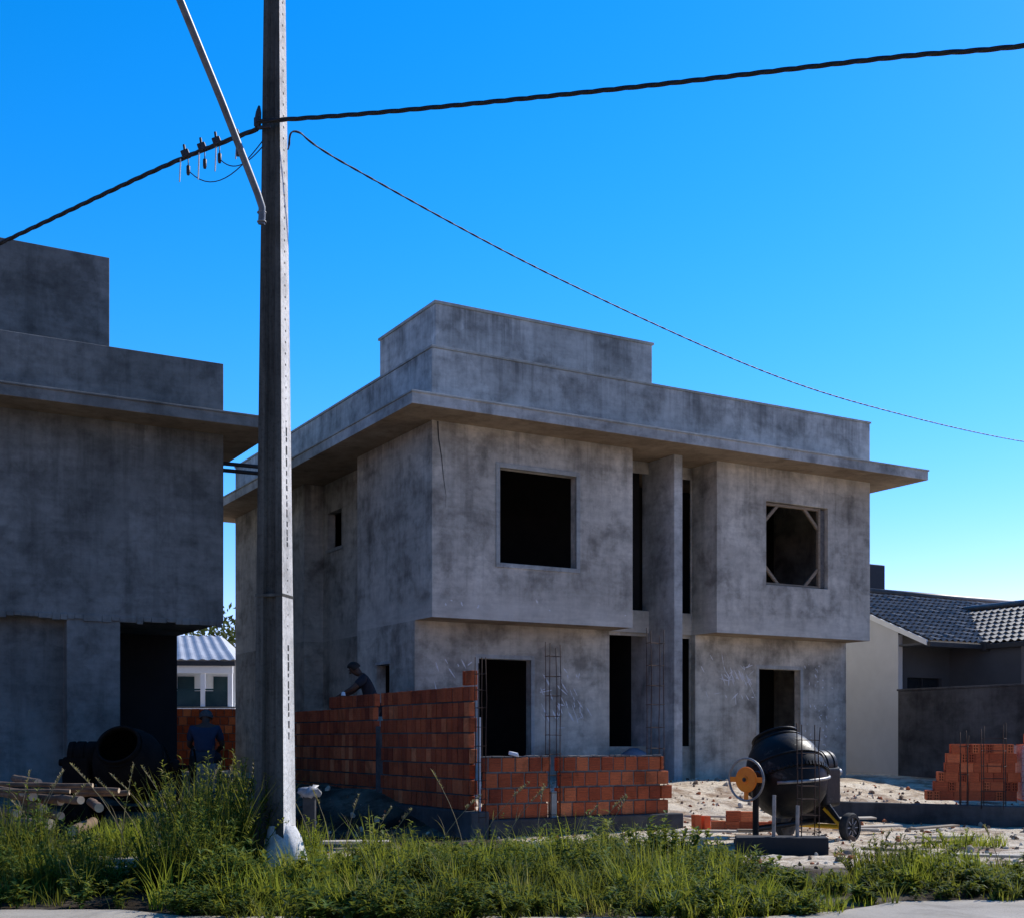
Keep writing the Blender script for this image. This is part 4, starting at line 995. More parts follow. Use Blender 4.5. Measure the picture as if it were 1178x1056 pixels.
# seated worker between the houses
gx, gy = -4.80, 19.4; gz_ = ground_z(gx, gy)
Js = dict(pelvis=(0, -.02, .52), spine=(0, .02, .70), chest=(0, .07, .88), neck=(0, .12, 1.01), head=(0, .17, 1.12), face=(.1, .9, -.35),
          sh_l=(-.19, .06, .93), el_l=(-.26, .16, .68), wr_l=(-.16, .36, .60), sh_r=(.19, .06, .93), el_r=(.26, .16, .68), wr_r=(.16, .36, .60),
          hip_l=(-.10, .0, .50), kn_l=(-.15, .40, .50), an_l=(-.15, .42, .07), hip_r=(.10, .0, .50), kn_r=(.15, .40, .50), an_r=(.15, .42, .07), toe=(0, 1, 0))
person((gx, gy, gz_), rad(6), Js, 'person in blue shirt and grey cap seated between the two grey houses', M['shirt_blue'], M['grey_hair'], 1.04)
q = MB(); q.b2((-.2, -.2, -.05), (.2, .18, .40)); o = q.build('concrete_block', M['mortar'], bevel=.012); o.location = (gx, gy, gz_); o.rotation_euler = (0, 0, rad(6)); tag(o, 'concrete block used as a seat between the two grey houses', 'block')

# ------------------------------------------------------------------ small site things
x, Y = (356 - 589) / 1430 * 14.3, 14.3; gz0 = ground_z(x, Y)
q = MB(); q.box((0, 0, .26), (.14, .11, .64)); tag(q.build('concrete_post', M['beam'], loc=(x, Y, gz0), bevel=.01), 'short dark concrete post just right of the utility pole', 'post')
q = MB(); vs = []; ns = 16
for i, (r_, z) in enumerate(((.10, 0), (.125, .03), (.12, .07), (.085, .10), (.03, .115))):
    for k in range(ns):
        a = 2 * math.pi * k / ns; kk = 1 + .8 * noise.noise((math.cos(a) * 2.6, math.sin(a) * 2.6, z * 22)); vs.append((r_ * kk * math.cos(a), r_ * kk * .8 * math.sin(a), z + .06 * noise.noise((math.cos(a) * 3, math.sin(a) * 3, 7 + z * 9))))
q.add(vs, [(i * ns + k, i * ns + (k + 1) % ns, (i + 1) * ns + (k + 1) % ns, (i + 1) * ns + k) for i in range(4) for k in range(ns)] + [tuple(64 + k for k in range(ns))])
tag(q.build('plastic_bag', M['plastic_grey'], loc=(x, Y, gz0 + .57), smooth=True), 'crumpled dirty white plastic bag draped on the short post right of the utility pole', 'bag')
q = MB(); vs = []; ns = 20
for r_, z in ((.42, 0), (.40, .12), (.33, .34), (.22, .50), (.08, .58)):
    for k in range(ns):
        a = 2 * math.pi * k / ns; kk = 1 + .25 * noise.noise((math.cos(a) * 1.7, math.sin(a) * 1.7, z * 4)); vs.append((r_ * kk * math.cos(a), r_ * kk * .7 * math.sin(a), z + .04 * noise.noise((a, z * 3, 5))))
q.add(vs, [(i * ns + k, i * ns + (k + 1) % ns, (i + 1) * ns + (k + 1) % ns, (i + 1) * ns + k) for i in range(4) for k in range(ns)] + [tuple(80 + k for k in range(ns))])
o = q.build('covered_heap', M['tarp'], smooth=True); o.location = hw(4.15, .25, 0.0); tag(o, 'blue grey tarpaulin heap at the middle doorway of the grey house', 'tarpaulin')
q = MB(); q.box((0, 0, .018), (.12, .07, .035), Matrix.Rotation(.2, 3, 'Y'), jit=.014); o = q.build('white_rag', M['plastic_white'], bevel=.008); o.location = hw(-.86, -4.1, .545); tag(o, 'small white rag lying on the low brick wall below the left door', 'rag')

# ------------------------------------------------------------------ right neighbour: fence and tiled house
FW = empty('boundary_wall', hw(11.3, .7, 0), rad(30), 'dark rough rendered boundary wall behind the brick stack on the right', 'boundary wall')
q = MB(); q.b2((0, -6.2, -.6), (.16, 0, 1.77)); q.build('wall', M['fence'], FW, bevel=.012)
q = MB(); q.b2((-.02, -6.2, 1.77), (.18, .02, 1.81)); q.build('coping', M['fence'], FW, bevel=.008)

RH = empty('tiled_house', hw(12, 1.34, 0), rad(30), 'single-storey cream neighbour house with dark tiled roof on the right', 'house')
EZ, SL = 2.84, .42
def roof_z(t): return EZ + SL * (t + .84)          # local t: eave at -.84
q = MB()
tr = 2.76
q.add([(0, 0, -.3), (0, 5.6, -.3), (0, 5.6, EZ + .05), (0, tr, roof_z(tr) - .08), (0, 0, roof_z(0) - .08)], [(0, 4, 3, 2, 1)])
q.build('gable_wall', M['cream'], RH)
q = MB(); q.b2((0.005, 0, -.3), (.14, .14, EZ + .2)); q.build('corner_pier', M['cream'], RH, bevel=.008)
q = MB(); outline_walls(q, [(.14, .1), (1.75, .1), (1.75, -1.8), (6.9, -1.8), (6.9, 5.5), (.14, 5.5)], -.3, EZ - .06, {0: [(.25, 1.35, 1.55, 2.12)]}, .12)
q.build('wall', M['greywall'], RH, merge=True)
q = MB(); q.b2((.36, .20, 1.53), (1.52, .23, 2.14)); wn = q.build('window', M['glassdark'], RH)
q = MB(); q.b2((.38, .17, 1.55), (.42, .2, 2.12)); q.b2((.92, .17, 1.55), (.96, .2, 2.12)); q.b2((1.46, .17, 1.55), (1.50, .2, 2.12)); q.build('frame', M['tank'], wn)
q = MB(); q.b2((0.02, -.82, EZ - .06), (8, .1, EZ - .02)); q.build('soffit', M['greywall'], RH)
def tiles(mb, o, a, b, la, lb, tw=.185, tl=.29, clip=None):
    o, a, b = Vector(o), Vector(a).normalized(), Vector(b).normalized(); nrm_ = a.cross(b).normalized()
    nc = int(la / tw); sub = 6; rows = int(lb / tl); A = nc * sub
    vs, fs = [], []
    for r_ in range(rows):
        for lip in (0, 1):
            d_ = (r_ + lip) * tl; off = .045 if lip == 0 else .004
            for i in range(A + 1):
                x = i / sub * tw; w = .026 * math.cos(2 * math.pi * i / sub)
                vs.append(o + a * x + b * d_ + nrm_ * (off + w + .010 * noise.noise((i // sub * 3.3, r_ * 1.7, 0))))
    W_ = A + 1
    for r_ in range(2 * rows - 1):
        for i in range(A): fs.append((r_ * W_ + i, r_ * W_ + i + 1, (r_ + 1) * W_ + i + 1, (r_ + 1) * W_ + i))
    if clip: fs = [f for f in fs if clip(sum((vs[i] for i in f), Vector()) / 4)]
    mb.add(vs, fs)
up_v = (0, 1, SL)
lb = (tr + .84) * math.sqrt(1 + SL * SL)
q = MB(); tiles(q, (-.02, -.84, EZ), (1, 0, 0), up_v, 10.0, lb)
rf = q.build('roof', M['tile'], RH, smooth='angle')
q = MB(); q.add([(-.02, tr, roof_z(tr)), (10, tr, roof_z(tr)), (10, 6.2, EZ), (-.02, 6.2, EZ)], [(0, 1, 2, 3)]); q.build('rear_slope', M['tile'], rf)
q = MB(); q.tube([(-.02, tr, roof_z(tr) + .03), (9.9, tr, roof_z(tr) + .03)], .085, 10); q.build('ridge', M['tile'], rf, smooth=True)
q = MB(); q.add([(-.06, -.84, EZ - .09), (-.02, -.84, EZ - .09), (-.02, tr, roof_z(tr) - .09), (-.06, tr, roof_z(tr) - .09), (-.06, -.84, EZ + .03), (-.02, -.84, EZ + .03), (-.02, tr, roof_z(tr) + .03), (-.06, tr, roof_z(tr) + .03)], [(0, 3, 2, 1), (4, 5, 6, 7), (0, 1, 5, 4), (1, 2, 6, 5), (2, 3, 7, 6), (3, 0, 4, 7)])
q.build('verge_board', M['white'], RH)
# front wing
ws, wr_, wt0 = 1.69, 4.3, -2.9
q = MB(); tiles(q, (ws, 2.1, EZ), (0, -1, 0), (1, 0, SL), 5.0, (wr_ - ws) * math.sqrt(1 + SL * SL), clip=lambda c: c.z > roof_z(c.y) - .02 or c.y < -.84)
wf = q.build('wing_roof', M['tile'], RH, smooth='angle')
q = MB(); q.add([(wr_, wt0, EZ + SL * (wr_ - ws)), (wr_, 2.0, EZ + SL * (wr_ - ws)), (2 * wr_ - ws, 2.0, EZ), (2 * wr_ - ws, wt0, EZ)], [(0, 1, 2, 3)]); q.build('rear_slope', M['tile'], wf)
q = MB(); zz = EZ + SL * (wr_ - ws) + .03; q.tube([(wr_, wt0, zz), (wr_, 2.0, zz)], .085, 10); q.build('ridge', M['tile'], wf, smooth=True)
q = MB(); q.b2((-.05, -.93, EZ - .12), (ws - .08, -.845, EZ - .01)); q.b2((ws - .08, wt0, EZ - .12), (ws, -.845, EZ - .01)); q.build('gutter', M['tank'], RH, bevel=.01)
q = MB(); q.b2((ws - .1, -1.0, EZ - .16), (ws + .06, -.84, EZ + .05)); q.build('gutter_corner', M['tank'], RH, bevel=.02)
q = MB(); q.b2((2.0, 3.2, roof_z(tr) - .8), (3.0, 4.2, 5.15)); tq = q.build('water_tank', M['tank'], RH, bevel=.02)

# ------------------------------------------------------------------ far house in the gap, brick wall and tree
FH = empty('metal_roof_house', (-11.3, 45, 0), rad(4), 'small far house with pale metal roof and white porch posts seen between the grey houses', 'house')
q = MB(); q.b2((-4, 1.6, 0), (1.05, 6, 3.5)); q.build('wall', M['white'], FH)
rz0, rz1 = 3.62, 4.72; q = MB(); n = 90; vs = []
for k in range(5):
    f = k / 4
    for i in range(n + 1):
        x = -4.4 + (5.7 - 1.05 * f) * i / n; vs.append((x, -.3 + 3.0 * f, rz0 + (rz1 - rz0) * f + .022 * math.cos(i * 1.05) - (.03 if k == 2 else 0)))
q.add(vs, [(k * (n + 1) + i, k * (n + 1) + i + 1, (k + 1) * (n + 1) + i + 1, (k + 1) * (n + 1) + i) for k in range(4) for i in range(n)])
q.add([(1.3, -.3, rz0), (1.3, 6.4, rz0), (.25, 4.0, rz1), (.25, 2.7, rz1)], [(0, 1, 2, 3)]); q.add([(-4.4, 4.0, rz1), (.25, 4.0, rz1), (1.3, 6.4, rz0), (-4.4, 6.4, rz0)], [(0, 1, 2, 3)]); q.add([(-4.4, 2.7, rz1), (.25, 2.7, rz1), (.25, 4.0, rz1), (-4.4, 4.0, rz1)], [(0, 1, 2, 3)])
q.build('roof', M['metalroof'], FH)
q = MB(); q.b2((-4.4, -.32, rz0 - .22), (1.3, -.25, rz0 - .05)); q.build('fascia', M['tank'], FH)
q = MB(); q.b2((-4.3, -.2, rz0 - .48), (1.2, -.05, rz0 - .23)); q.build('porch_beam', M['white'], FH)
for xx in (-2.2, .05, 1.02):
    q = MB(); q.b2((xx, -.16, 1.9), (xx + .16, 0.0, rz0 - .48)); q.build('post', M['white'], FH)
for xx in (-1.1, .22):
    q = MB(); q.b2((xx, 1.56, 1.95), (xx + .62, 1.59, 3.1)); q.build('door', M['greenglass'], FH)
q = MB(); q.b2((-4, -.1, 1.93), (1.02, -.07, 2.5)); q.b2((-4, -.1, 2.52), (1.02, -.06, 2.58)); q.build('railing', M['greenglass'], FH)
q = MB(); q.b2((-4.2, -.3, 0), (1.3, 1.6, 1.9)); q.build('porch_floor', M['white'], FH)
RW = empty('brick_wall', (-7.2, 30.0, 0), rad(2), 'dark red brick wall far back in the gap between the two grey houses', 'brick wall')
q = MB(); m_ = MB()
for k in range(8): block_course(q, Vector((0, 0, 0)), Vector((1, 0, 0)), Vector((0, 1, 0)), -3.2, 2.6, k * .2 - .1, (k % 2) * .1)
q.build('brick_panel', M['brick'], RW); m_.b2((-3.18, -.03, -.1), (2.58, .03, 1.47)); m_.build('mortar_joint', M['mortar'], RW)
q = MB(); q.b2((-3.2, -.06, 1.505), (2.6, .06, 1.54)); q.build('coping', M['trim'], RW)

def make_tree(loc, h, cr, label, seed, n=2600):
    o = empty('tree', loc, 0, label, 'tree'); r = random.Random(seed)
    t = MB(); t.tube([(0, 0, -.2), (.05, 0, h * .25), (-.05, .08, h * .5), (.0, .05, h * .8)], [.22, .17, .11, .04], 8)
    tips = []
    for k in range(11):
        a = r.uniform(0, 6.28); z0_ = h * r.uniform(.3, .65); e_ = Vector((math.cos(a) * cr * r.uniform(.5, .9), math.sin(a) * cr * r.uniform(.5, .9), z0_ + h * r.uniform(.1, .32)))
        t.tube([(0, 0, z0_), tuple(e_ * .5 + Vector((0, 0, z0_ * .5 + .1))), tuple(e_)], [.08, .05, .02], 6); tips.append(e_)
    tips.append(Vector((0, 0, h * .9)))
    t.build('trunk', M['trunk'], o, smooth=True)
    c = MB()
    for _ in range(n):
        b = r.choice(tips); d_ = Vector((r.gauss(0, 1), r.gauss(0, 1), r.gauss(0, .8))); p = b + d_ * cr * .22
        a1 = Vector((r.gauss(0, 1), r.gauss(0, 1), r.gauss(0, 1))).normalized(); a2 = a1.orthogonal().normalized(); s_ = r.uniform(.05, .12)
        c.add([p - a1 * s_ * 1.6, p - a2 * s_ * .7, p + a1 * s_ * 1.6, p + a2 * s_ * .7], [(0, 1, 2, 3)], r.random())
    c.build('crown', M['tree_leaf'], o); return o
make_tree((-11.4, 53, 0), 5.9, 2.6, 'dark leafy tree behind the far metal roof in the gap', 3)

# ------------------------------------------------------------------ plants
class Blades:
    def __init__(s): s.v, s.f, s.a = [], [], []
    def blade(s, p, h, az, lean, w, rnd, curl=1.0, segs=3):
        k = len(s.v); dx, dy = math.cos(az), math.sin(az); px_, py_ = -dy, dx
        for i in range(segs):
            f = i / segs; b = lean * (f ** (1.6 * curl)); ww = w * (1 - f * .75); zz = h * f * (1 - .18 * lean * f)
            cx, cy = p[0] + dx * b * h, p[1] + dy * b * h
            s.v += [(cx - px_ * ww, cy - py_ * ww, p[2] + zz), (cx + px_ * ww, cy + py_ * ww, p[2] + zz)]
        s.v.append((p[0] + dx * lean * h, p[1] + dy * lean * h, p[2] + h * (1 - .18 * lean)))
        for i in range(segs - 1): s.f.append((k + 2 * i, k + 2 * i + 1, k + 2 * i + 3, k + 2 * i + 2)); s.a.append(rnd)
        s.f.append((k + 2 * segs - 2, k + 2 * segs - 1, k + 2 * segs)); s.a.append(rnd)
    def leaf(s, p, d_, up, ln, w, rnd):
        """pointed folded leaf"""
        d_ = Vector(d_).normalized(); sd = d_.cross(Vector(up)).normalized() if d_.cross(Vector(up)).length > .05 else Vector((1, 0, 0)); nn_ = sd.cross(d_)
        p = Vector(p); k = len(s.v)
        s.v += [tuple(q) for q in (p, p + d_ * ln * .45 + sd * w + nn_ * w * .4, p + d_ * ln - nn_ * ln * .18, p + d_ * ln * .45 - sd * w + nn_ * w * .4, p + d_ * ln * .5)]
        s.f += [(k, k + 1, k + 4), (k + 1, k + 2, k + 4), (k, k + 4, k + 3), (k + 4, k + 2, k + 3)]; s.a += [rnd] * 4
    def build(s, name, mat, parent=None, loc=None):
        me = bpy.data.meshes.new(name); me.from_pydata(s.v, [], s.f); me.materials.append(mat)
        me.attributes.new('rnd', 'FLOAT', 'FACE').data.foreach_set('value', s.a); me.update()
        o = bpy.data.objects.new(name, me); col.objects.link(o)
        if parent is not None: o.parent = parent
        if loc is not None: o.location = loc
        return o
def pxof(x, y): return 589 + 1430 * x / y
def near_edge(px): return 9.16 - .78 * sstep(150, 290, px) + .30 * sstep(780, 900, px) + .85 * sstep(930, 1060, px)
def far_edge(px):
    pts = [(-200, 12.9), (60, 12.6), (150, 12.4), (175, 11.8), (205, 12.4), (330, 12.6), (380, 12.4), (560, 13.6), (700, 13.6), (780, 12.6), (830, 11.6), (865, 10.9), (960, 10.5), (1000, 11.0), (1060, 11.9), (1140, 11.4), (1400, 11.4)]
    for (a, fa), (b, fb) in zip(pts, pts[1:]):
        if a <= px <= b: return fa + (fb - fa) * (px - a) / (b - a)
    return 12
def cover(x, y):
    px = pxof(x, y); ne = near_edge(px) + .18 * noise.noise((x * 2.3, y * 2.3, 9)); fe = far_edge(px) + .6 * noise.noise((x * 1.1, y * 1.1, 4))
    if y < ne or y > fe: return 0, 0
    d_ = sstep(ne - .03, ne + .22, y) * (1 - .75 * sstep(fe - 1.0, fe, y))
    cl = .5 + .5 * noise.noise((x * 1.3, y * 1.3, 20)); 
    # trodden bare patch on the left
    bare = max(math.exp(-((px - 178) / 30) ** 2) * sstep(10.9, 11.6, y), .93 * math.exp(-((px - 138) / 44) ** 2) * math.exp(-((y - 10.7) / .62) ** 2), .7 * math.exp(-((px - 150) / 75) ** 2) * sstep(10.3, 9.7, y))
    return max(0, d_ * (.12 + 1.6 * max(0, cl - .30) ) * (1 - bare)), .45 + .85 * cl
G = Blades(); YG = Blades(); WD = Blades()
def pick():
    while True:
        y = R.uniform(8.2, 14.2); x = R.uniform(-.5, .5) * y
        dns, hh = cover(x, y)
        if R.random() < dns: return x, y, dns, hh
for _ in range(1150):                                 # grass grows in tufts of uneven height
    x, y, dns, hh = pick(); px = pxof(x, y)
    H_ = min(.62, R.lognormvariate(-1.62, .42) * (.55 + .75 * hh)); H_ *= .75 if px > 840 else 1
    if y > far_edge(px) - 1.2: H_ *= .7
    if y < near_edge(px) + .45 and R.random() < .6: continue
    rr = R.uniform(.04, .13); tone = R.gauss(.42 + .28 * noise.noise((x * .8, y * .8, 33)), .14) if R.random() > .13 else R.uniform(.9, 1.05)
    lean0, az0 = R.uniform(0, .35), R.uniform(0, 6.28); B_ = YG if noise.noise((x * .9 + 5, y * .9, 50)) > .06 + R.uniform(-.25, .25) - .25 * sstep(10.2, 11.4, y) else G
    for _k in range(R.randint(18, 44)):
        a = R.uniform(0, 6.28); q_ = rr * math.sqrt(R.random()); bx, by = x + q_ * math.cos(a), y + q_ * math.sin(a)
        B_.blade((bx, by, ground_z(bx, by) - .01), H_ * R.uniform(.35, 1.05), a + R.gauss(0, .7) if R.random() < .7 else az0, abs(R.gauss(.38, .25)) + lean0 * .5, R.uniform(.0028, .0068), min(1, max(0, R.gauss(tone, .17))))
for _ in range(5200):                                 # thin low underlayer
    x, y, dns, hh = pick(); G.blade((x, y, ground_z(x, y) - .01), R.uniform(.05, .16), R.uniform(0, 6.28), R.uniform(.3, 1.1), R.uniform(.003, .006), max(0, R.gauss(.25, .15)))
for _ in range(1500):                                  # broad-leaved weeds: little plants of several stems
    x, y, dns, hh = pick(); px = pxof(x, y); cl = noise.noise((x * 1.3, y * 1.3, 71))
    if cl < -.2 and R.random() < .5: continue
    H_ = min(.55, R.lognormvariate(-1.55, .40) * (.75 + .6 * max(0, cl))); H_ *= .7 if px > 840 else 1; zb = ground_z(x, y)
    big = R.choice([R.uniform(.55, .9), R.uniform(.7, 1.3), R.uniform(1.0, 1.6)]); tone = R.gauss(.30 + .2 * sstep(9.4, 11, y), .16)
    for _st in range(R.randint(3, 7)):
        a = R.uniform(0, 6.28); sp_ = H_ * R.uniform(.1, .55); hs = H_ * R.uniform(.5, 1.0)
        for _l in range(R.randint(9, 17)):
            f = R.uniform(.15, 1); az = R.uniform(0, 6.28)
            WD.leaf((x + math.cos(a) * sp_ * f, y + math.sin(a) * sp_ * f, zb + hs * f), (math.cos(az), math.sin(az), R.uniform(-.35, .9)), (0, 0, 1), R.uniform(.03, .085) * big, R.uniform(.008, .021) * big, min(1, max(0, R.gauss(tone + .15 * f, .17))))
tag(G.build('grass', M['grass']), 'green grass along the street edge', kind='stuff')
tag(YG.build('yellow_grass', M['yellow_grass']), 'yellow green grass patches on the verge', kind='stuff')
tag(WD.build('weeds', M['weed']), 'low broad leaved weeds on the verge', kind='stuff')

def bush(px, Y, rx, ry, h, stems, leaves, label, mat='weed', seed=1, ln=(.05, .11), w=(.006, .012), dens=0, name='weed_bush'):
    x0 = (px - 589) / 1430 * Y; z0_ = ground_z(x0, Y)
    o = empty(name, (x0, Y, z0_), 0, label, 'weed', 'tall weeds on the verge'); r = random.Random(seed); S, Lf = MB(), Blades()
    for _ in range(stems):
        a = r.uniform(0, 6.28); q_ = math.sqrt(r.random()); bx, by = rx * q_ * math.cos(a), ry * q_ * math.sin(a)
        hh = h * r.uniform(.55, 1.0) * (1 - .35 * q_ * q_); lx, ly = bx * .35 + r.gauss(0, .06) * h, by * .35 + r.gauss(0, .06) * h
        P = [Vector((bx + lx * (i / 4) ** 1.5, by + ly * (i / 4) ** 1.5, hh * i / 4)) for i in range(5)]
        S.tube(P, [.005, .0045, .004, .003, .0015], 5, caps=False)
        for k in range(leaves):
            f = r.uniform(.12, 1.0); i = min(3, int(f * 4)); p = P[i].lerp(P[i + 1], f * 4 - i); az = r.uniform(0, 6.28); up_ = r.uniform(.2, 1.3)
            Lf.leaf(p, (math.cos(az), math.sin(az), up_), (0, 0, 1), r.uniform(*ln) * (1.15 - .5 * f), r.uniform(*w), min(1, max(0, r.gauss(.30 + .4 * f, .18))))
    for _ in range(dens):
        a = r.uniform(0, 6.28); q_ = math.sqrt(r.random())
        Lf.blade((rx * q_ * math.cos(a), ry * q_ * math.sin(a), -.01), h * r.uniform(.35, .85), r.uniform(0, 6.28), r.uniform(.1, .6), r.uniform(.004, .008), min(1, max(0, r.gauss(.4, .22))), segs=4)
    S.build('stem', M['weed'], o, smooth=True); Lf.build('foliage', M[mat], o); return o
bush(243, 11.0, .46, .42, 1.28, 80, 36, 'tall bushy weed clump growing against the left of the utility pole', seed=2, dens=500, mat='grass')
bush(283, 10.9, .15, .20, 1.32, 14, 42, 'upright leafy weed spikes touching the left face of the utility pole', seed=12, dens=40, mat='grass')
bush(212, 10.2, .36, .30, .80, 46, 40, 'dark leafy weeds in front of the tall clump left of the pole', seed=3, dens=260)
bush(275, 9.7, .34, .25, .48, 40, 36, 'spreading leafy weed at the front foot of the pole', seed=4, dens=160, ln=(.08, .16), w=(.01, .018))
bush(16, 10.6, .40, .4, .92, 46, 28, 'leafy weeds with pale buds at the left frame edge', seed=5, dens=220)
bush(48, 11.2, .34, .25, .62, 26, 24, 'loose leafy weed growing right in front of the log pile', seed=41, dens=160, mat='grass')
bush(118, 11.0, .26, .22, .50, 16, 20, 'thin weed with dry stems before the right end of the log pile', seed=42, dens=140, mat='grass')
bush(80, 10.1, .50, .30, .55, 44, 26, 'low dark leafy weeds below the log pile', seed=15, dens=160)
bush(140, 11.9, .30, .25, .66, 10, 16, 'bright yellow green grass tuft beside the log pile', seed=6, dens=700, mat='yellow_grass')
bush(352, 11.8, .16, .2, .62, 12, 20, 'yellow green weed right behind the pole', seed=7, dens=160, mat='yellow_grass')
bush(440, 10.9, .30, .3, .46, 26, 24, 'leafy green weed in front of the tall brick wall', seed=8, dens=220, mat='grass')
bush(520, 10.3, .35, .3, .40, 30, 26, 'dense green weed below the brick wall corner', seed=18, dens=220)
bush(610, 10.2, .40, .3, .40, 34, 26, 'spreading green weed below the middle of the low brick wall', seed=9, dens=200)
bush(700, 11.2, .30, .3, .50, 26, 24, 'bright weed clump in front of the right half of the low wall', seed=19, dens=240, mat='grass')
bush(760, 11.4, .32, .3, .52, 34, 30, 'dark broad-leaved weed at the right end of the low wall', seed=10, ln=(.06, .12), w=(.014, .026))
bush(822, 10.6, .36, .3, .42, 34, 26, 'leafy weed left of the foundation stub', seed=20, dens=200)
bush(930, 9.9, .30, .22, .24, 22, 22, 'low leafy weed below the foundation stub', seed=22, dens=200)
bush(1030, 10.7, .40, .3, .42, 30, 24, 'green weed clump on the verge right of the mixer', seed=23, dens=320, mat='grass')
bush(1085, 10.6, .35, .3, .40, 20, 20, 'yellow green weed clump near the long thin board', seed=24, dens=320, mat='yellow_grass')
bush(1110, 14.5, .5, .3, .26, 16, 14, 'low yellow grass tuft in front of the right foundation beam', seed=25, dens=320, mat='yellow_grass')

def stalk(px, Y, h, az, lean, seed, label):
    r = random.Random(seed); x0 = (px - 589) / 1430 * Y; z0_ = ground_z(x0, Y); B = Blades(); T = MB(); P = []
    for i in range(7):
        f = i / 6; P.append(Vector((math.cos(az) * lean * h * f ** 1.8, math.sin(az) * lean * h * f ** 1.8, h * f * (1 - .15 * lean * f))))
    T.tube(P, [.0048, .0044, .004, .0036, .003, .0026, .0015], 5, caps=False)
    for k in range(34):
        f = r.uniform(.80, 1.0); i = min(5, int(f * 6)); p = P[i].lerp(P[i + 1], f * 6 - i); a = r.uniform(0, 6.28)
        B.leaf(p, (math.cos(a) * .5, math.sin(a) * .5, 1), (0, 0, 1), r.uniform(.022, .045), .0055, r.random())
    for k in range(3):
        f = r.uniform(.15, .6); i = min(5, int(f * 6)); p = P[i].lerp(P[i + 1], f * 6 - i); B.blade(tuple(p), r.uniform(.12, .28), r.uniform(0, 6.28), r.uniform(.5, 1.0), .0035, r.random() * .6)
    o = empty('grass_stalk', (x0, Y, z0_), 0, label, 'grass stalk', 'dry seed stalks standing in the verge')
    T.build('stem', M['dry'], o, smooth=True); B.build('seed_head', M['dry'], o); return o
ST = [(10, 11.2, 1.05, 2.8, .25), (18, 11.4, .95, 1.2, .2), (28, 11.1, .95, .2, .35), (36, 11.5, .95, .4, .3), (44, 11.2, .85, 0, .5), (60, 11.3, .7, 3.3, .5),
      (138, 11.0, 1.0, .1, .12), (150, 11.1, 1.05, 3.2, .5), (172, 11.2, .9, 3.4, .5), (160, 10.9, .75, .2, .5), (196, 11.3, .95, 3.0, .6), (210, 11.4, 1.0, 2.8, .45), (222, 11.2, 1.02, .3, .25), (232, 11.4, .95, .1, .35), (255, 11.1, 1.08, 0.2, .1), (268, 11.0, 1.05, .1, .12), (281, 11.2, 1.12, .2, .1),
      (362, 11.6, 1.0, 3.3, .4), (384, 11.3, .8, 3.0, .25), (395, 11.5, .72, .1, .2), (420, 11.4, .62, .2, .4), (438, 11.2, .6, .4, .5), (500, 11.6, .75, .3, .6), (535, 11.5, .95, 2.8, .35), (548, 11.6, .85, .2, .6), (575, 11.6, .8, .4, .6), (616, 11.9, .8, .1, .1), (652, 11.6, .62, .3, .5), (668, 11.5, .75, .2, .6), (690, 11.7, .7, .3, .4), (1005, 10.6, .45, .3, .4), (1150, 11.0, .45, 2.5, .3)]
for i, (px, Y, h, az, ln) in enumerate(ST):
    reg = 'at the left frame edge over the log pile' if px < 100 else 'between log pile and weed clump' if px < 200 else 'rising from the weed clump left of the pole' if px < 300 else 'right of the pole before the tall brick wall' if px < 500 else 'in front of the low brick wall' if px < 900 else 'in the verge right of the mixer'
    stalk(px, Y, h, az, ln, 100 + i, 'thin dry grass stalk with seed head, ' + reg)

# rubble and clods on the bare soil
RB = MB(); icos = bmesh.new(); bmesh.ops.create_icosphere(icos, subdivisions=1, radius=1); IV = [v.co.copy() for v in icos.verts]; IF = [tuple(v.index for v in f.verts) for f in icos.faces]; icos.free()
k = 0
while k < 1900:
    x, y = R.uniform(-4.5, 10), R.uniform(11.8, 23)
    s, t = to_st(x, y)
    if t > .3 or (s < -1.0 and R.random() < .5) or (abs(s + 1.4) < .3 and t > -4.4) or (abs(t + 4.1) < .25 and -1.6 < s < 1.9): continue
    if noise.noise((x * 1.2, y * 1.2, 14)) < R.uniform(-.55, .35): continue
    k += 1; sz = R.choice([R.uniform(.006, .022), R.uniform(.008, .03), R.uniform(.008, .03), R.uniform(.02, .055)]); z = ground_z(x, y); sd = R.uniform(0, 99)
    rt = Euler((R.uniform(0, 6), R.uniform(0, 6), R.uniform(0, 6))).to_matrix()
    RB.add([Vector((x, y, z + sz * .25)) + rt @ Vector((c.x * sz * 1.3, c.y * sz, c.z * sz * .7)) * (1 + .35 * noise.noise(c * 1.5 + Vector((sd, 0, 0)))) for c in IV], IF, R.random())
tag(RB.build('rubble', M['stone']), 'clods and rubble scattered on the bare soil', kind='stuff')

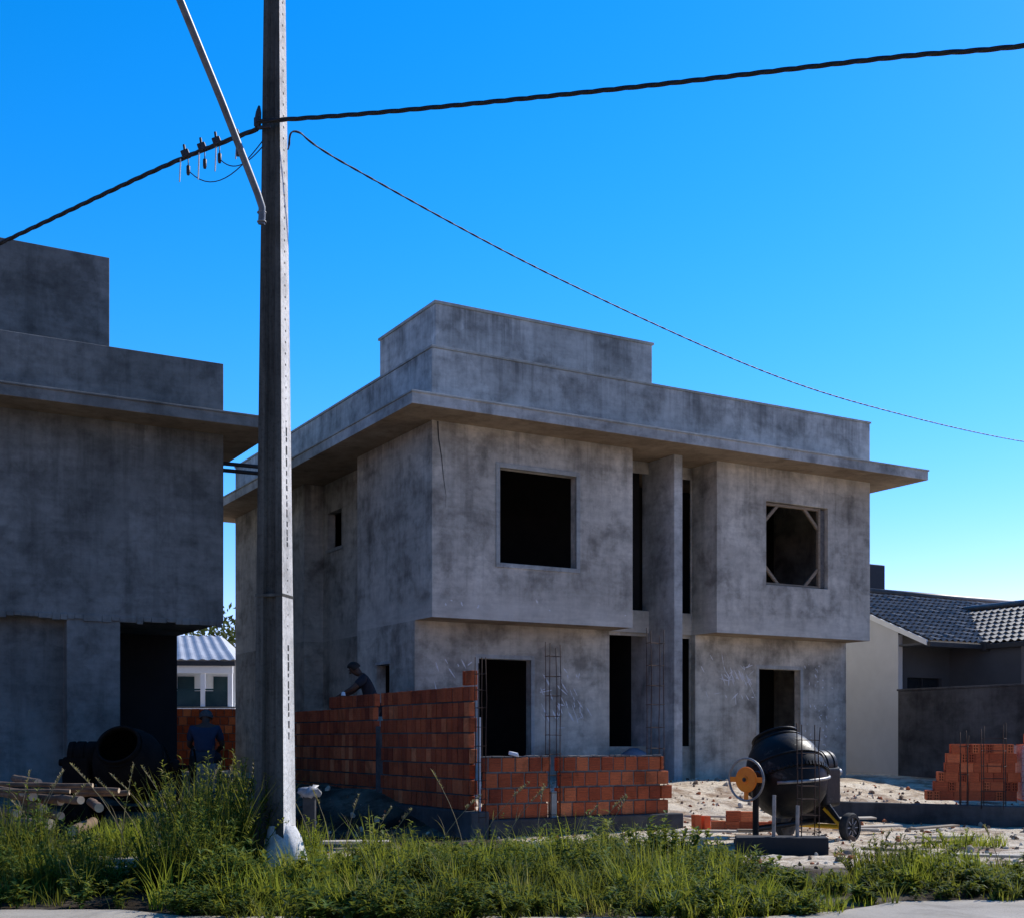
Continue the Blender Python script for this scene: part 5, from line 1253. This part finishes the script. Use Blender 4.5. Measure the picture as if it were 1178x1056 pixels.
# ------------------------------------------------------------------ light, sky, camera
w = bpy.data.worlds.new('World'); scene.world = w; w.use_nodes = True
nt = w.node_tree; nt.nodes.clear()
sky = nt.nodes.new('ShaderNodeTexSky'); sky.sky_type = 'NISHITA'; sky.sun_disc = False
sky.sun_elevation = SUN_EL; sky.sun_rotation = SUN_AZ; sky.altitude = 0; sky.air_density = 1.0; sky.dust_density = .15; sky.ozone_density = 2.5
bg = nt.nodes.new('ShaderNodeBackground'); bg.inputs['Strength'].default_value = .10
wo = nt.nodes.new('ShaderNodeOutputWorld')
hsv = nt.nodes.new('ShaderNodeHueSaturation'); hsv.inputs['Saturation'].default_value = 1.45; hsv.inputs['Hue'].default_value = .49
nt.links.new(sky.outputs[0], hsv.inputs['Color'])
sp = nt.nodes.new('ShaderNodeSeparateColor'); cb = nt.nodes.new('ShaderNodeCombineColor'); nt.links.new(hsv.outputs[0], sp.inputs[0])
for k, (g_, a_) in enumerate(((1.30, 1.33), (.924, 1.833), (1.0, 2.4))):      # deep polarised blue overhead, pale cyan low down
    c_ = math_n(nt, 'MULTIPLY', math_n(nt, 'POWER', math_n(nt, 'MAXIMUM', sp.outputs[k], 0.0), g_), a_); nt.links.new(c_, cb.inputs[k])
tcw = nt.nodes.new('ShaderNodeTexCoord'); sxw = nt.nodes.new('ShaderNodeSeparateXYZ'); nt.links.new(tcw.outputs['Generated'], sxw.inputs[0])
mr = N(nt, 'ShaderNodeMapRange', interpolation_type='SMOOTHSTEP'); mr.inputs[1].default_value = -.4; mr.inputs[2].default_value = .4; mr.inputs[3].default_value = SKY_BACK; mr.inputs[4].default_value = 1
nt.links.new(sxw.outputs[1], mr.inputs[0])                                      # sky dimmed behind the camera to cut fill on shaded faces
nt.links.new(mix(nt, 1.0, cb.outputs[0], mr.outputs[0], 'MULTIPLY'), bg.inputs[0]); nt.links.new(bg.outputs[0], wo.inputs[0])
sl = bpy.data.lights.new('sun', 'SUN'); sl.energy = 5.0; sl.angle = rad(.53); sl.color = (1, .95, .87)
so = bpy.data.objects.new('sun', sl); col.objects.link(so)
sd = Vector((math.sin(SUN_AZ) * math.cos(SUN_EL), math.cos(SUN_AZ) * math.cos(SUN_EL), math.sin(SUN_EL)))
so.rotation_euler = (-sd).to_track_quat('-Z', 'Y').to_euler(); so.location = sd * 60
cd = bpy.data.cameras.new('camera'); cam = bpy.data.objects.new('camera', cd); col.objects.link(cam)
cam.location = (0, 0, CAM_Z); cam.rotation_euler = (rad(90), 0, 0)
cd.sensor_width = 36; cd.lens = 36 * 1430 / 1178; cd.shift_y = (850 - 528) / 1178; cd.shift_x = 0
cd.clip_start = .1; cd.clip_end = 2000
scene.camera = cam
scene.view_settings.view_transform = 'Standard'; scene.view_settings.look = 'None'; scene.view_settings.exposure = 0
scene.render.engine = 'CYCLES'; scene.cycles.max_bounces = 8; scene.cycles.transparent_max_bounces = 12
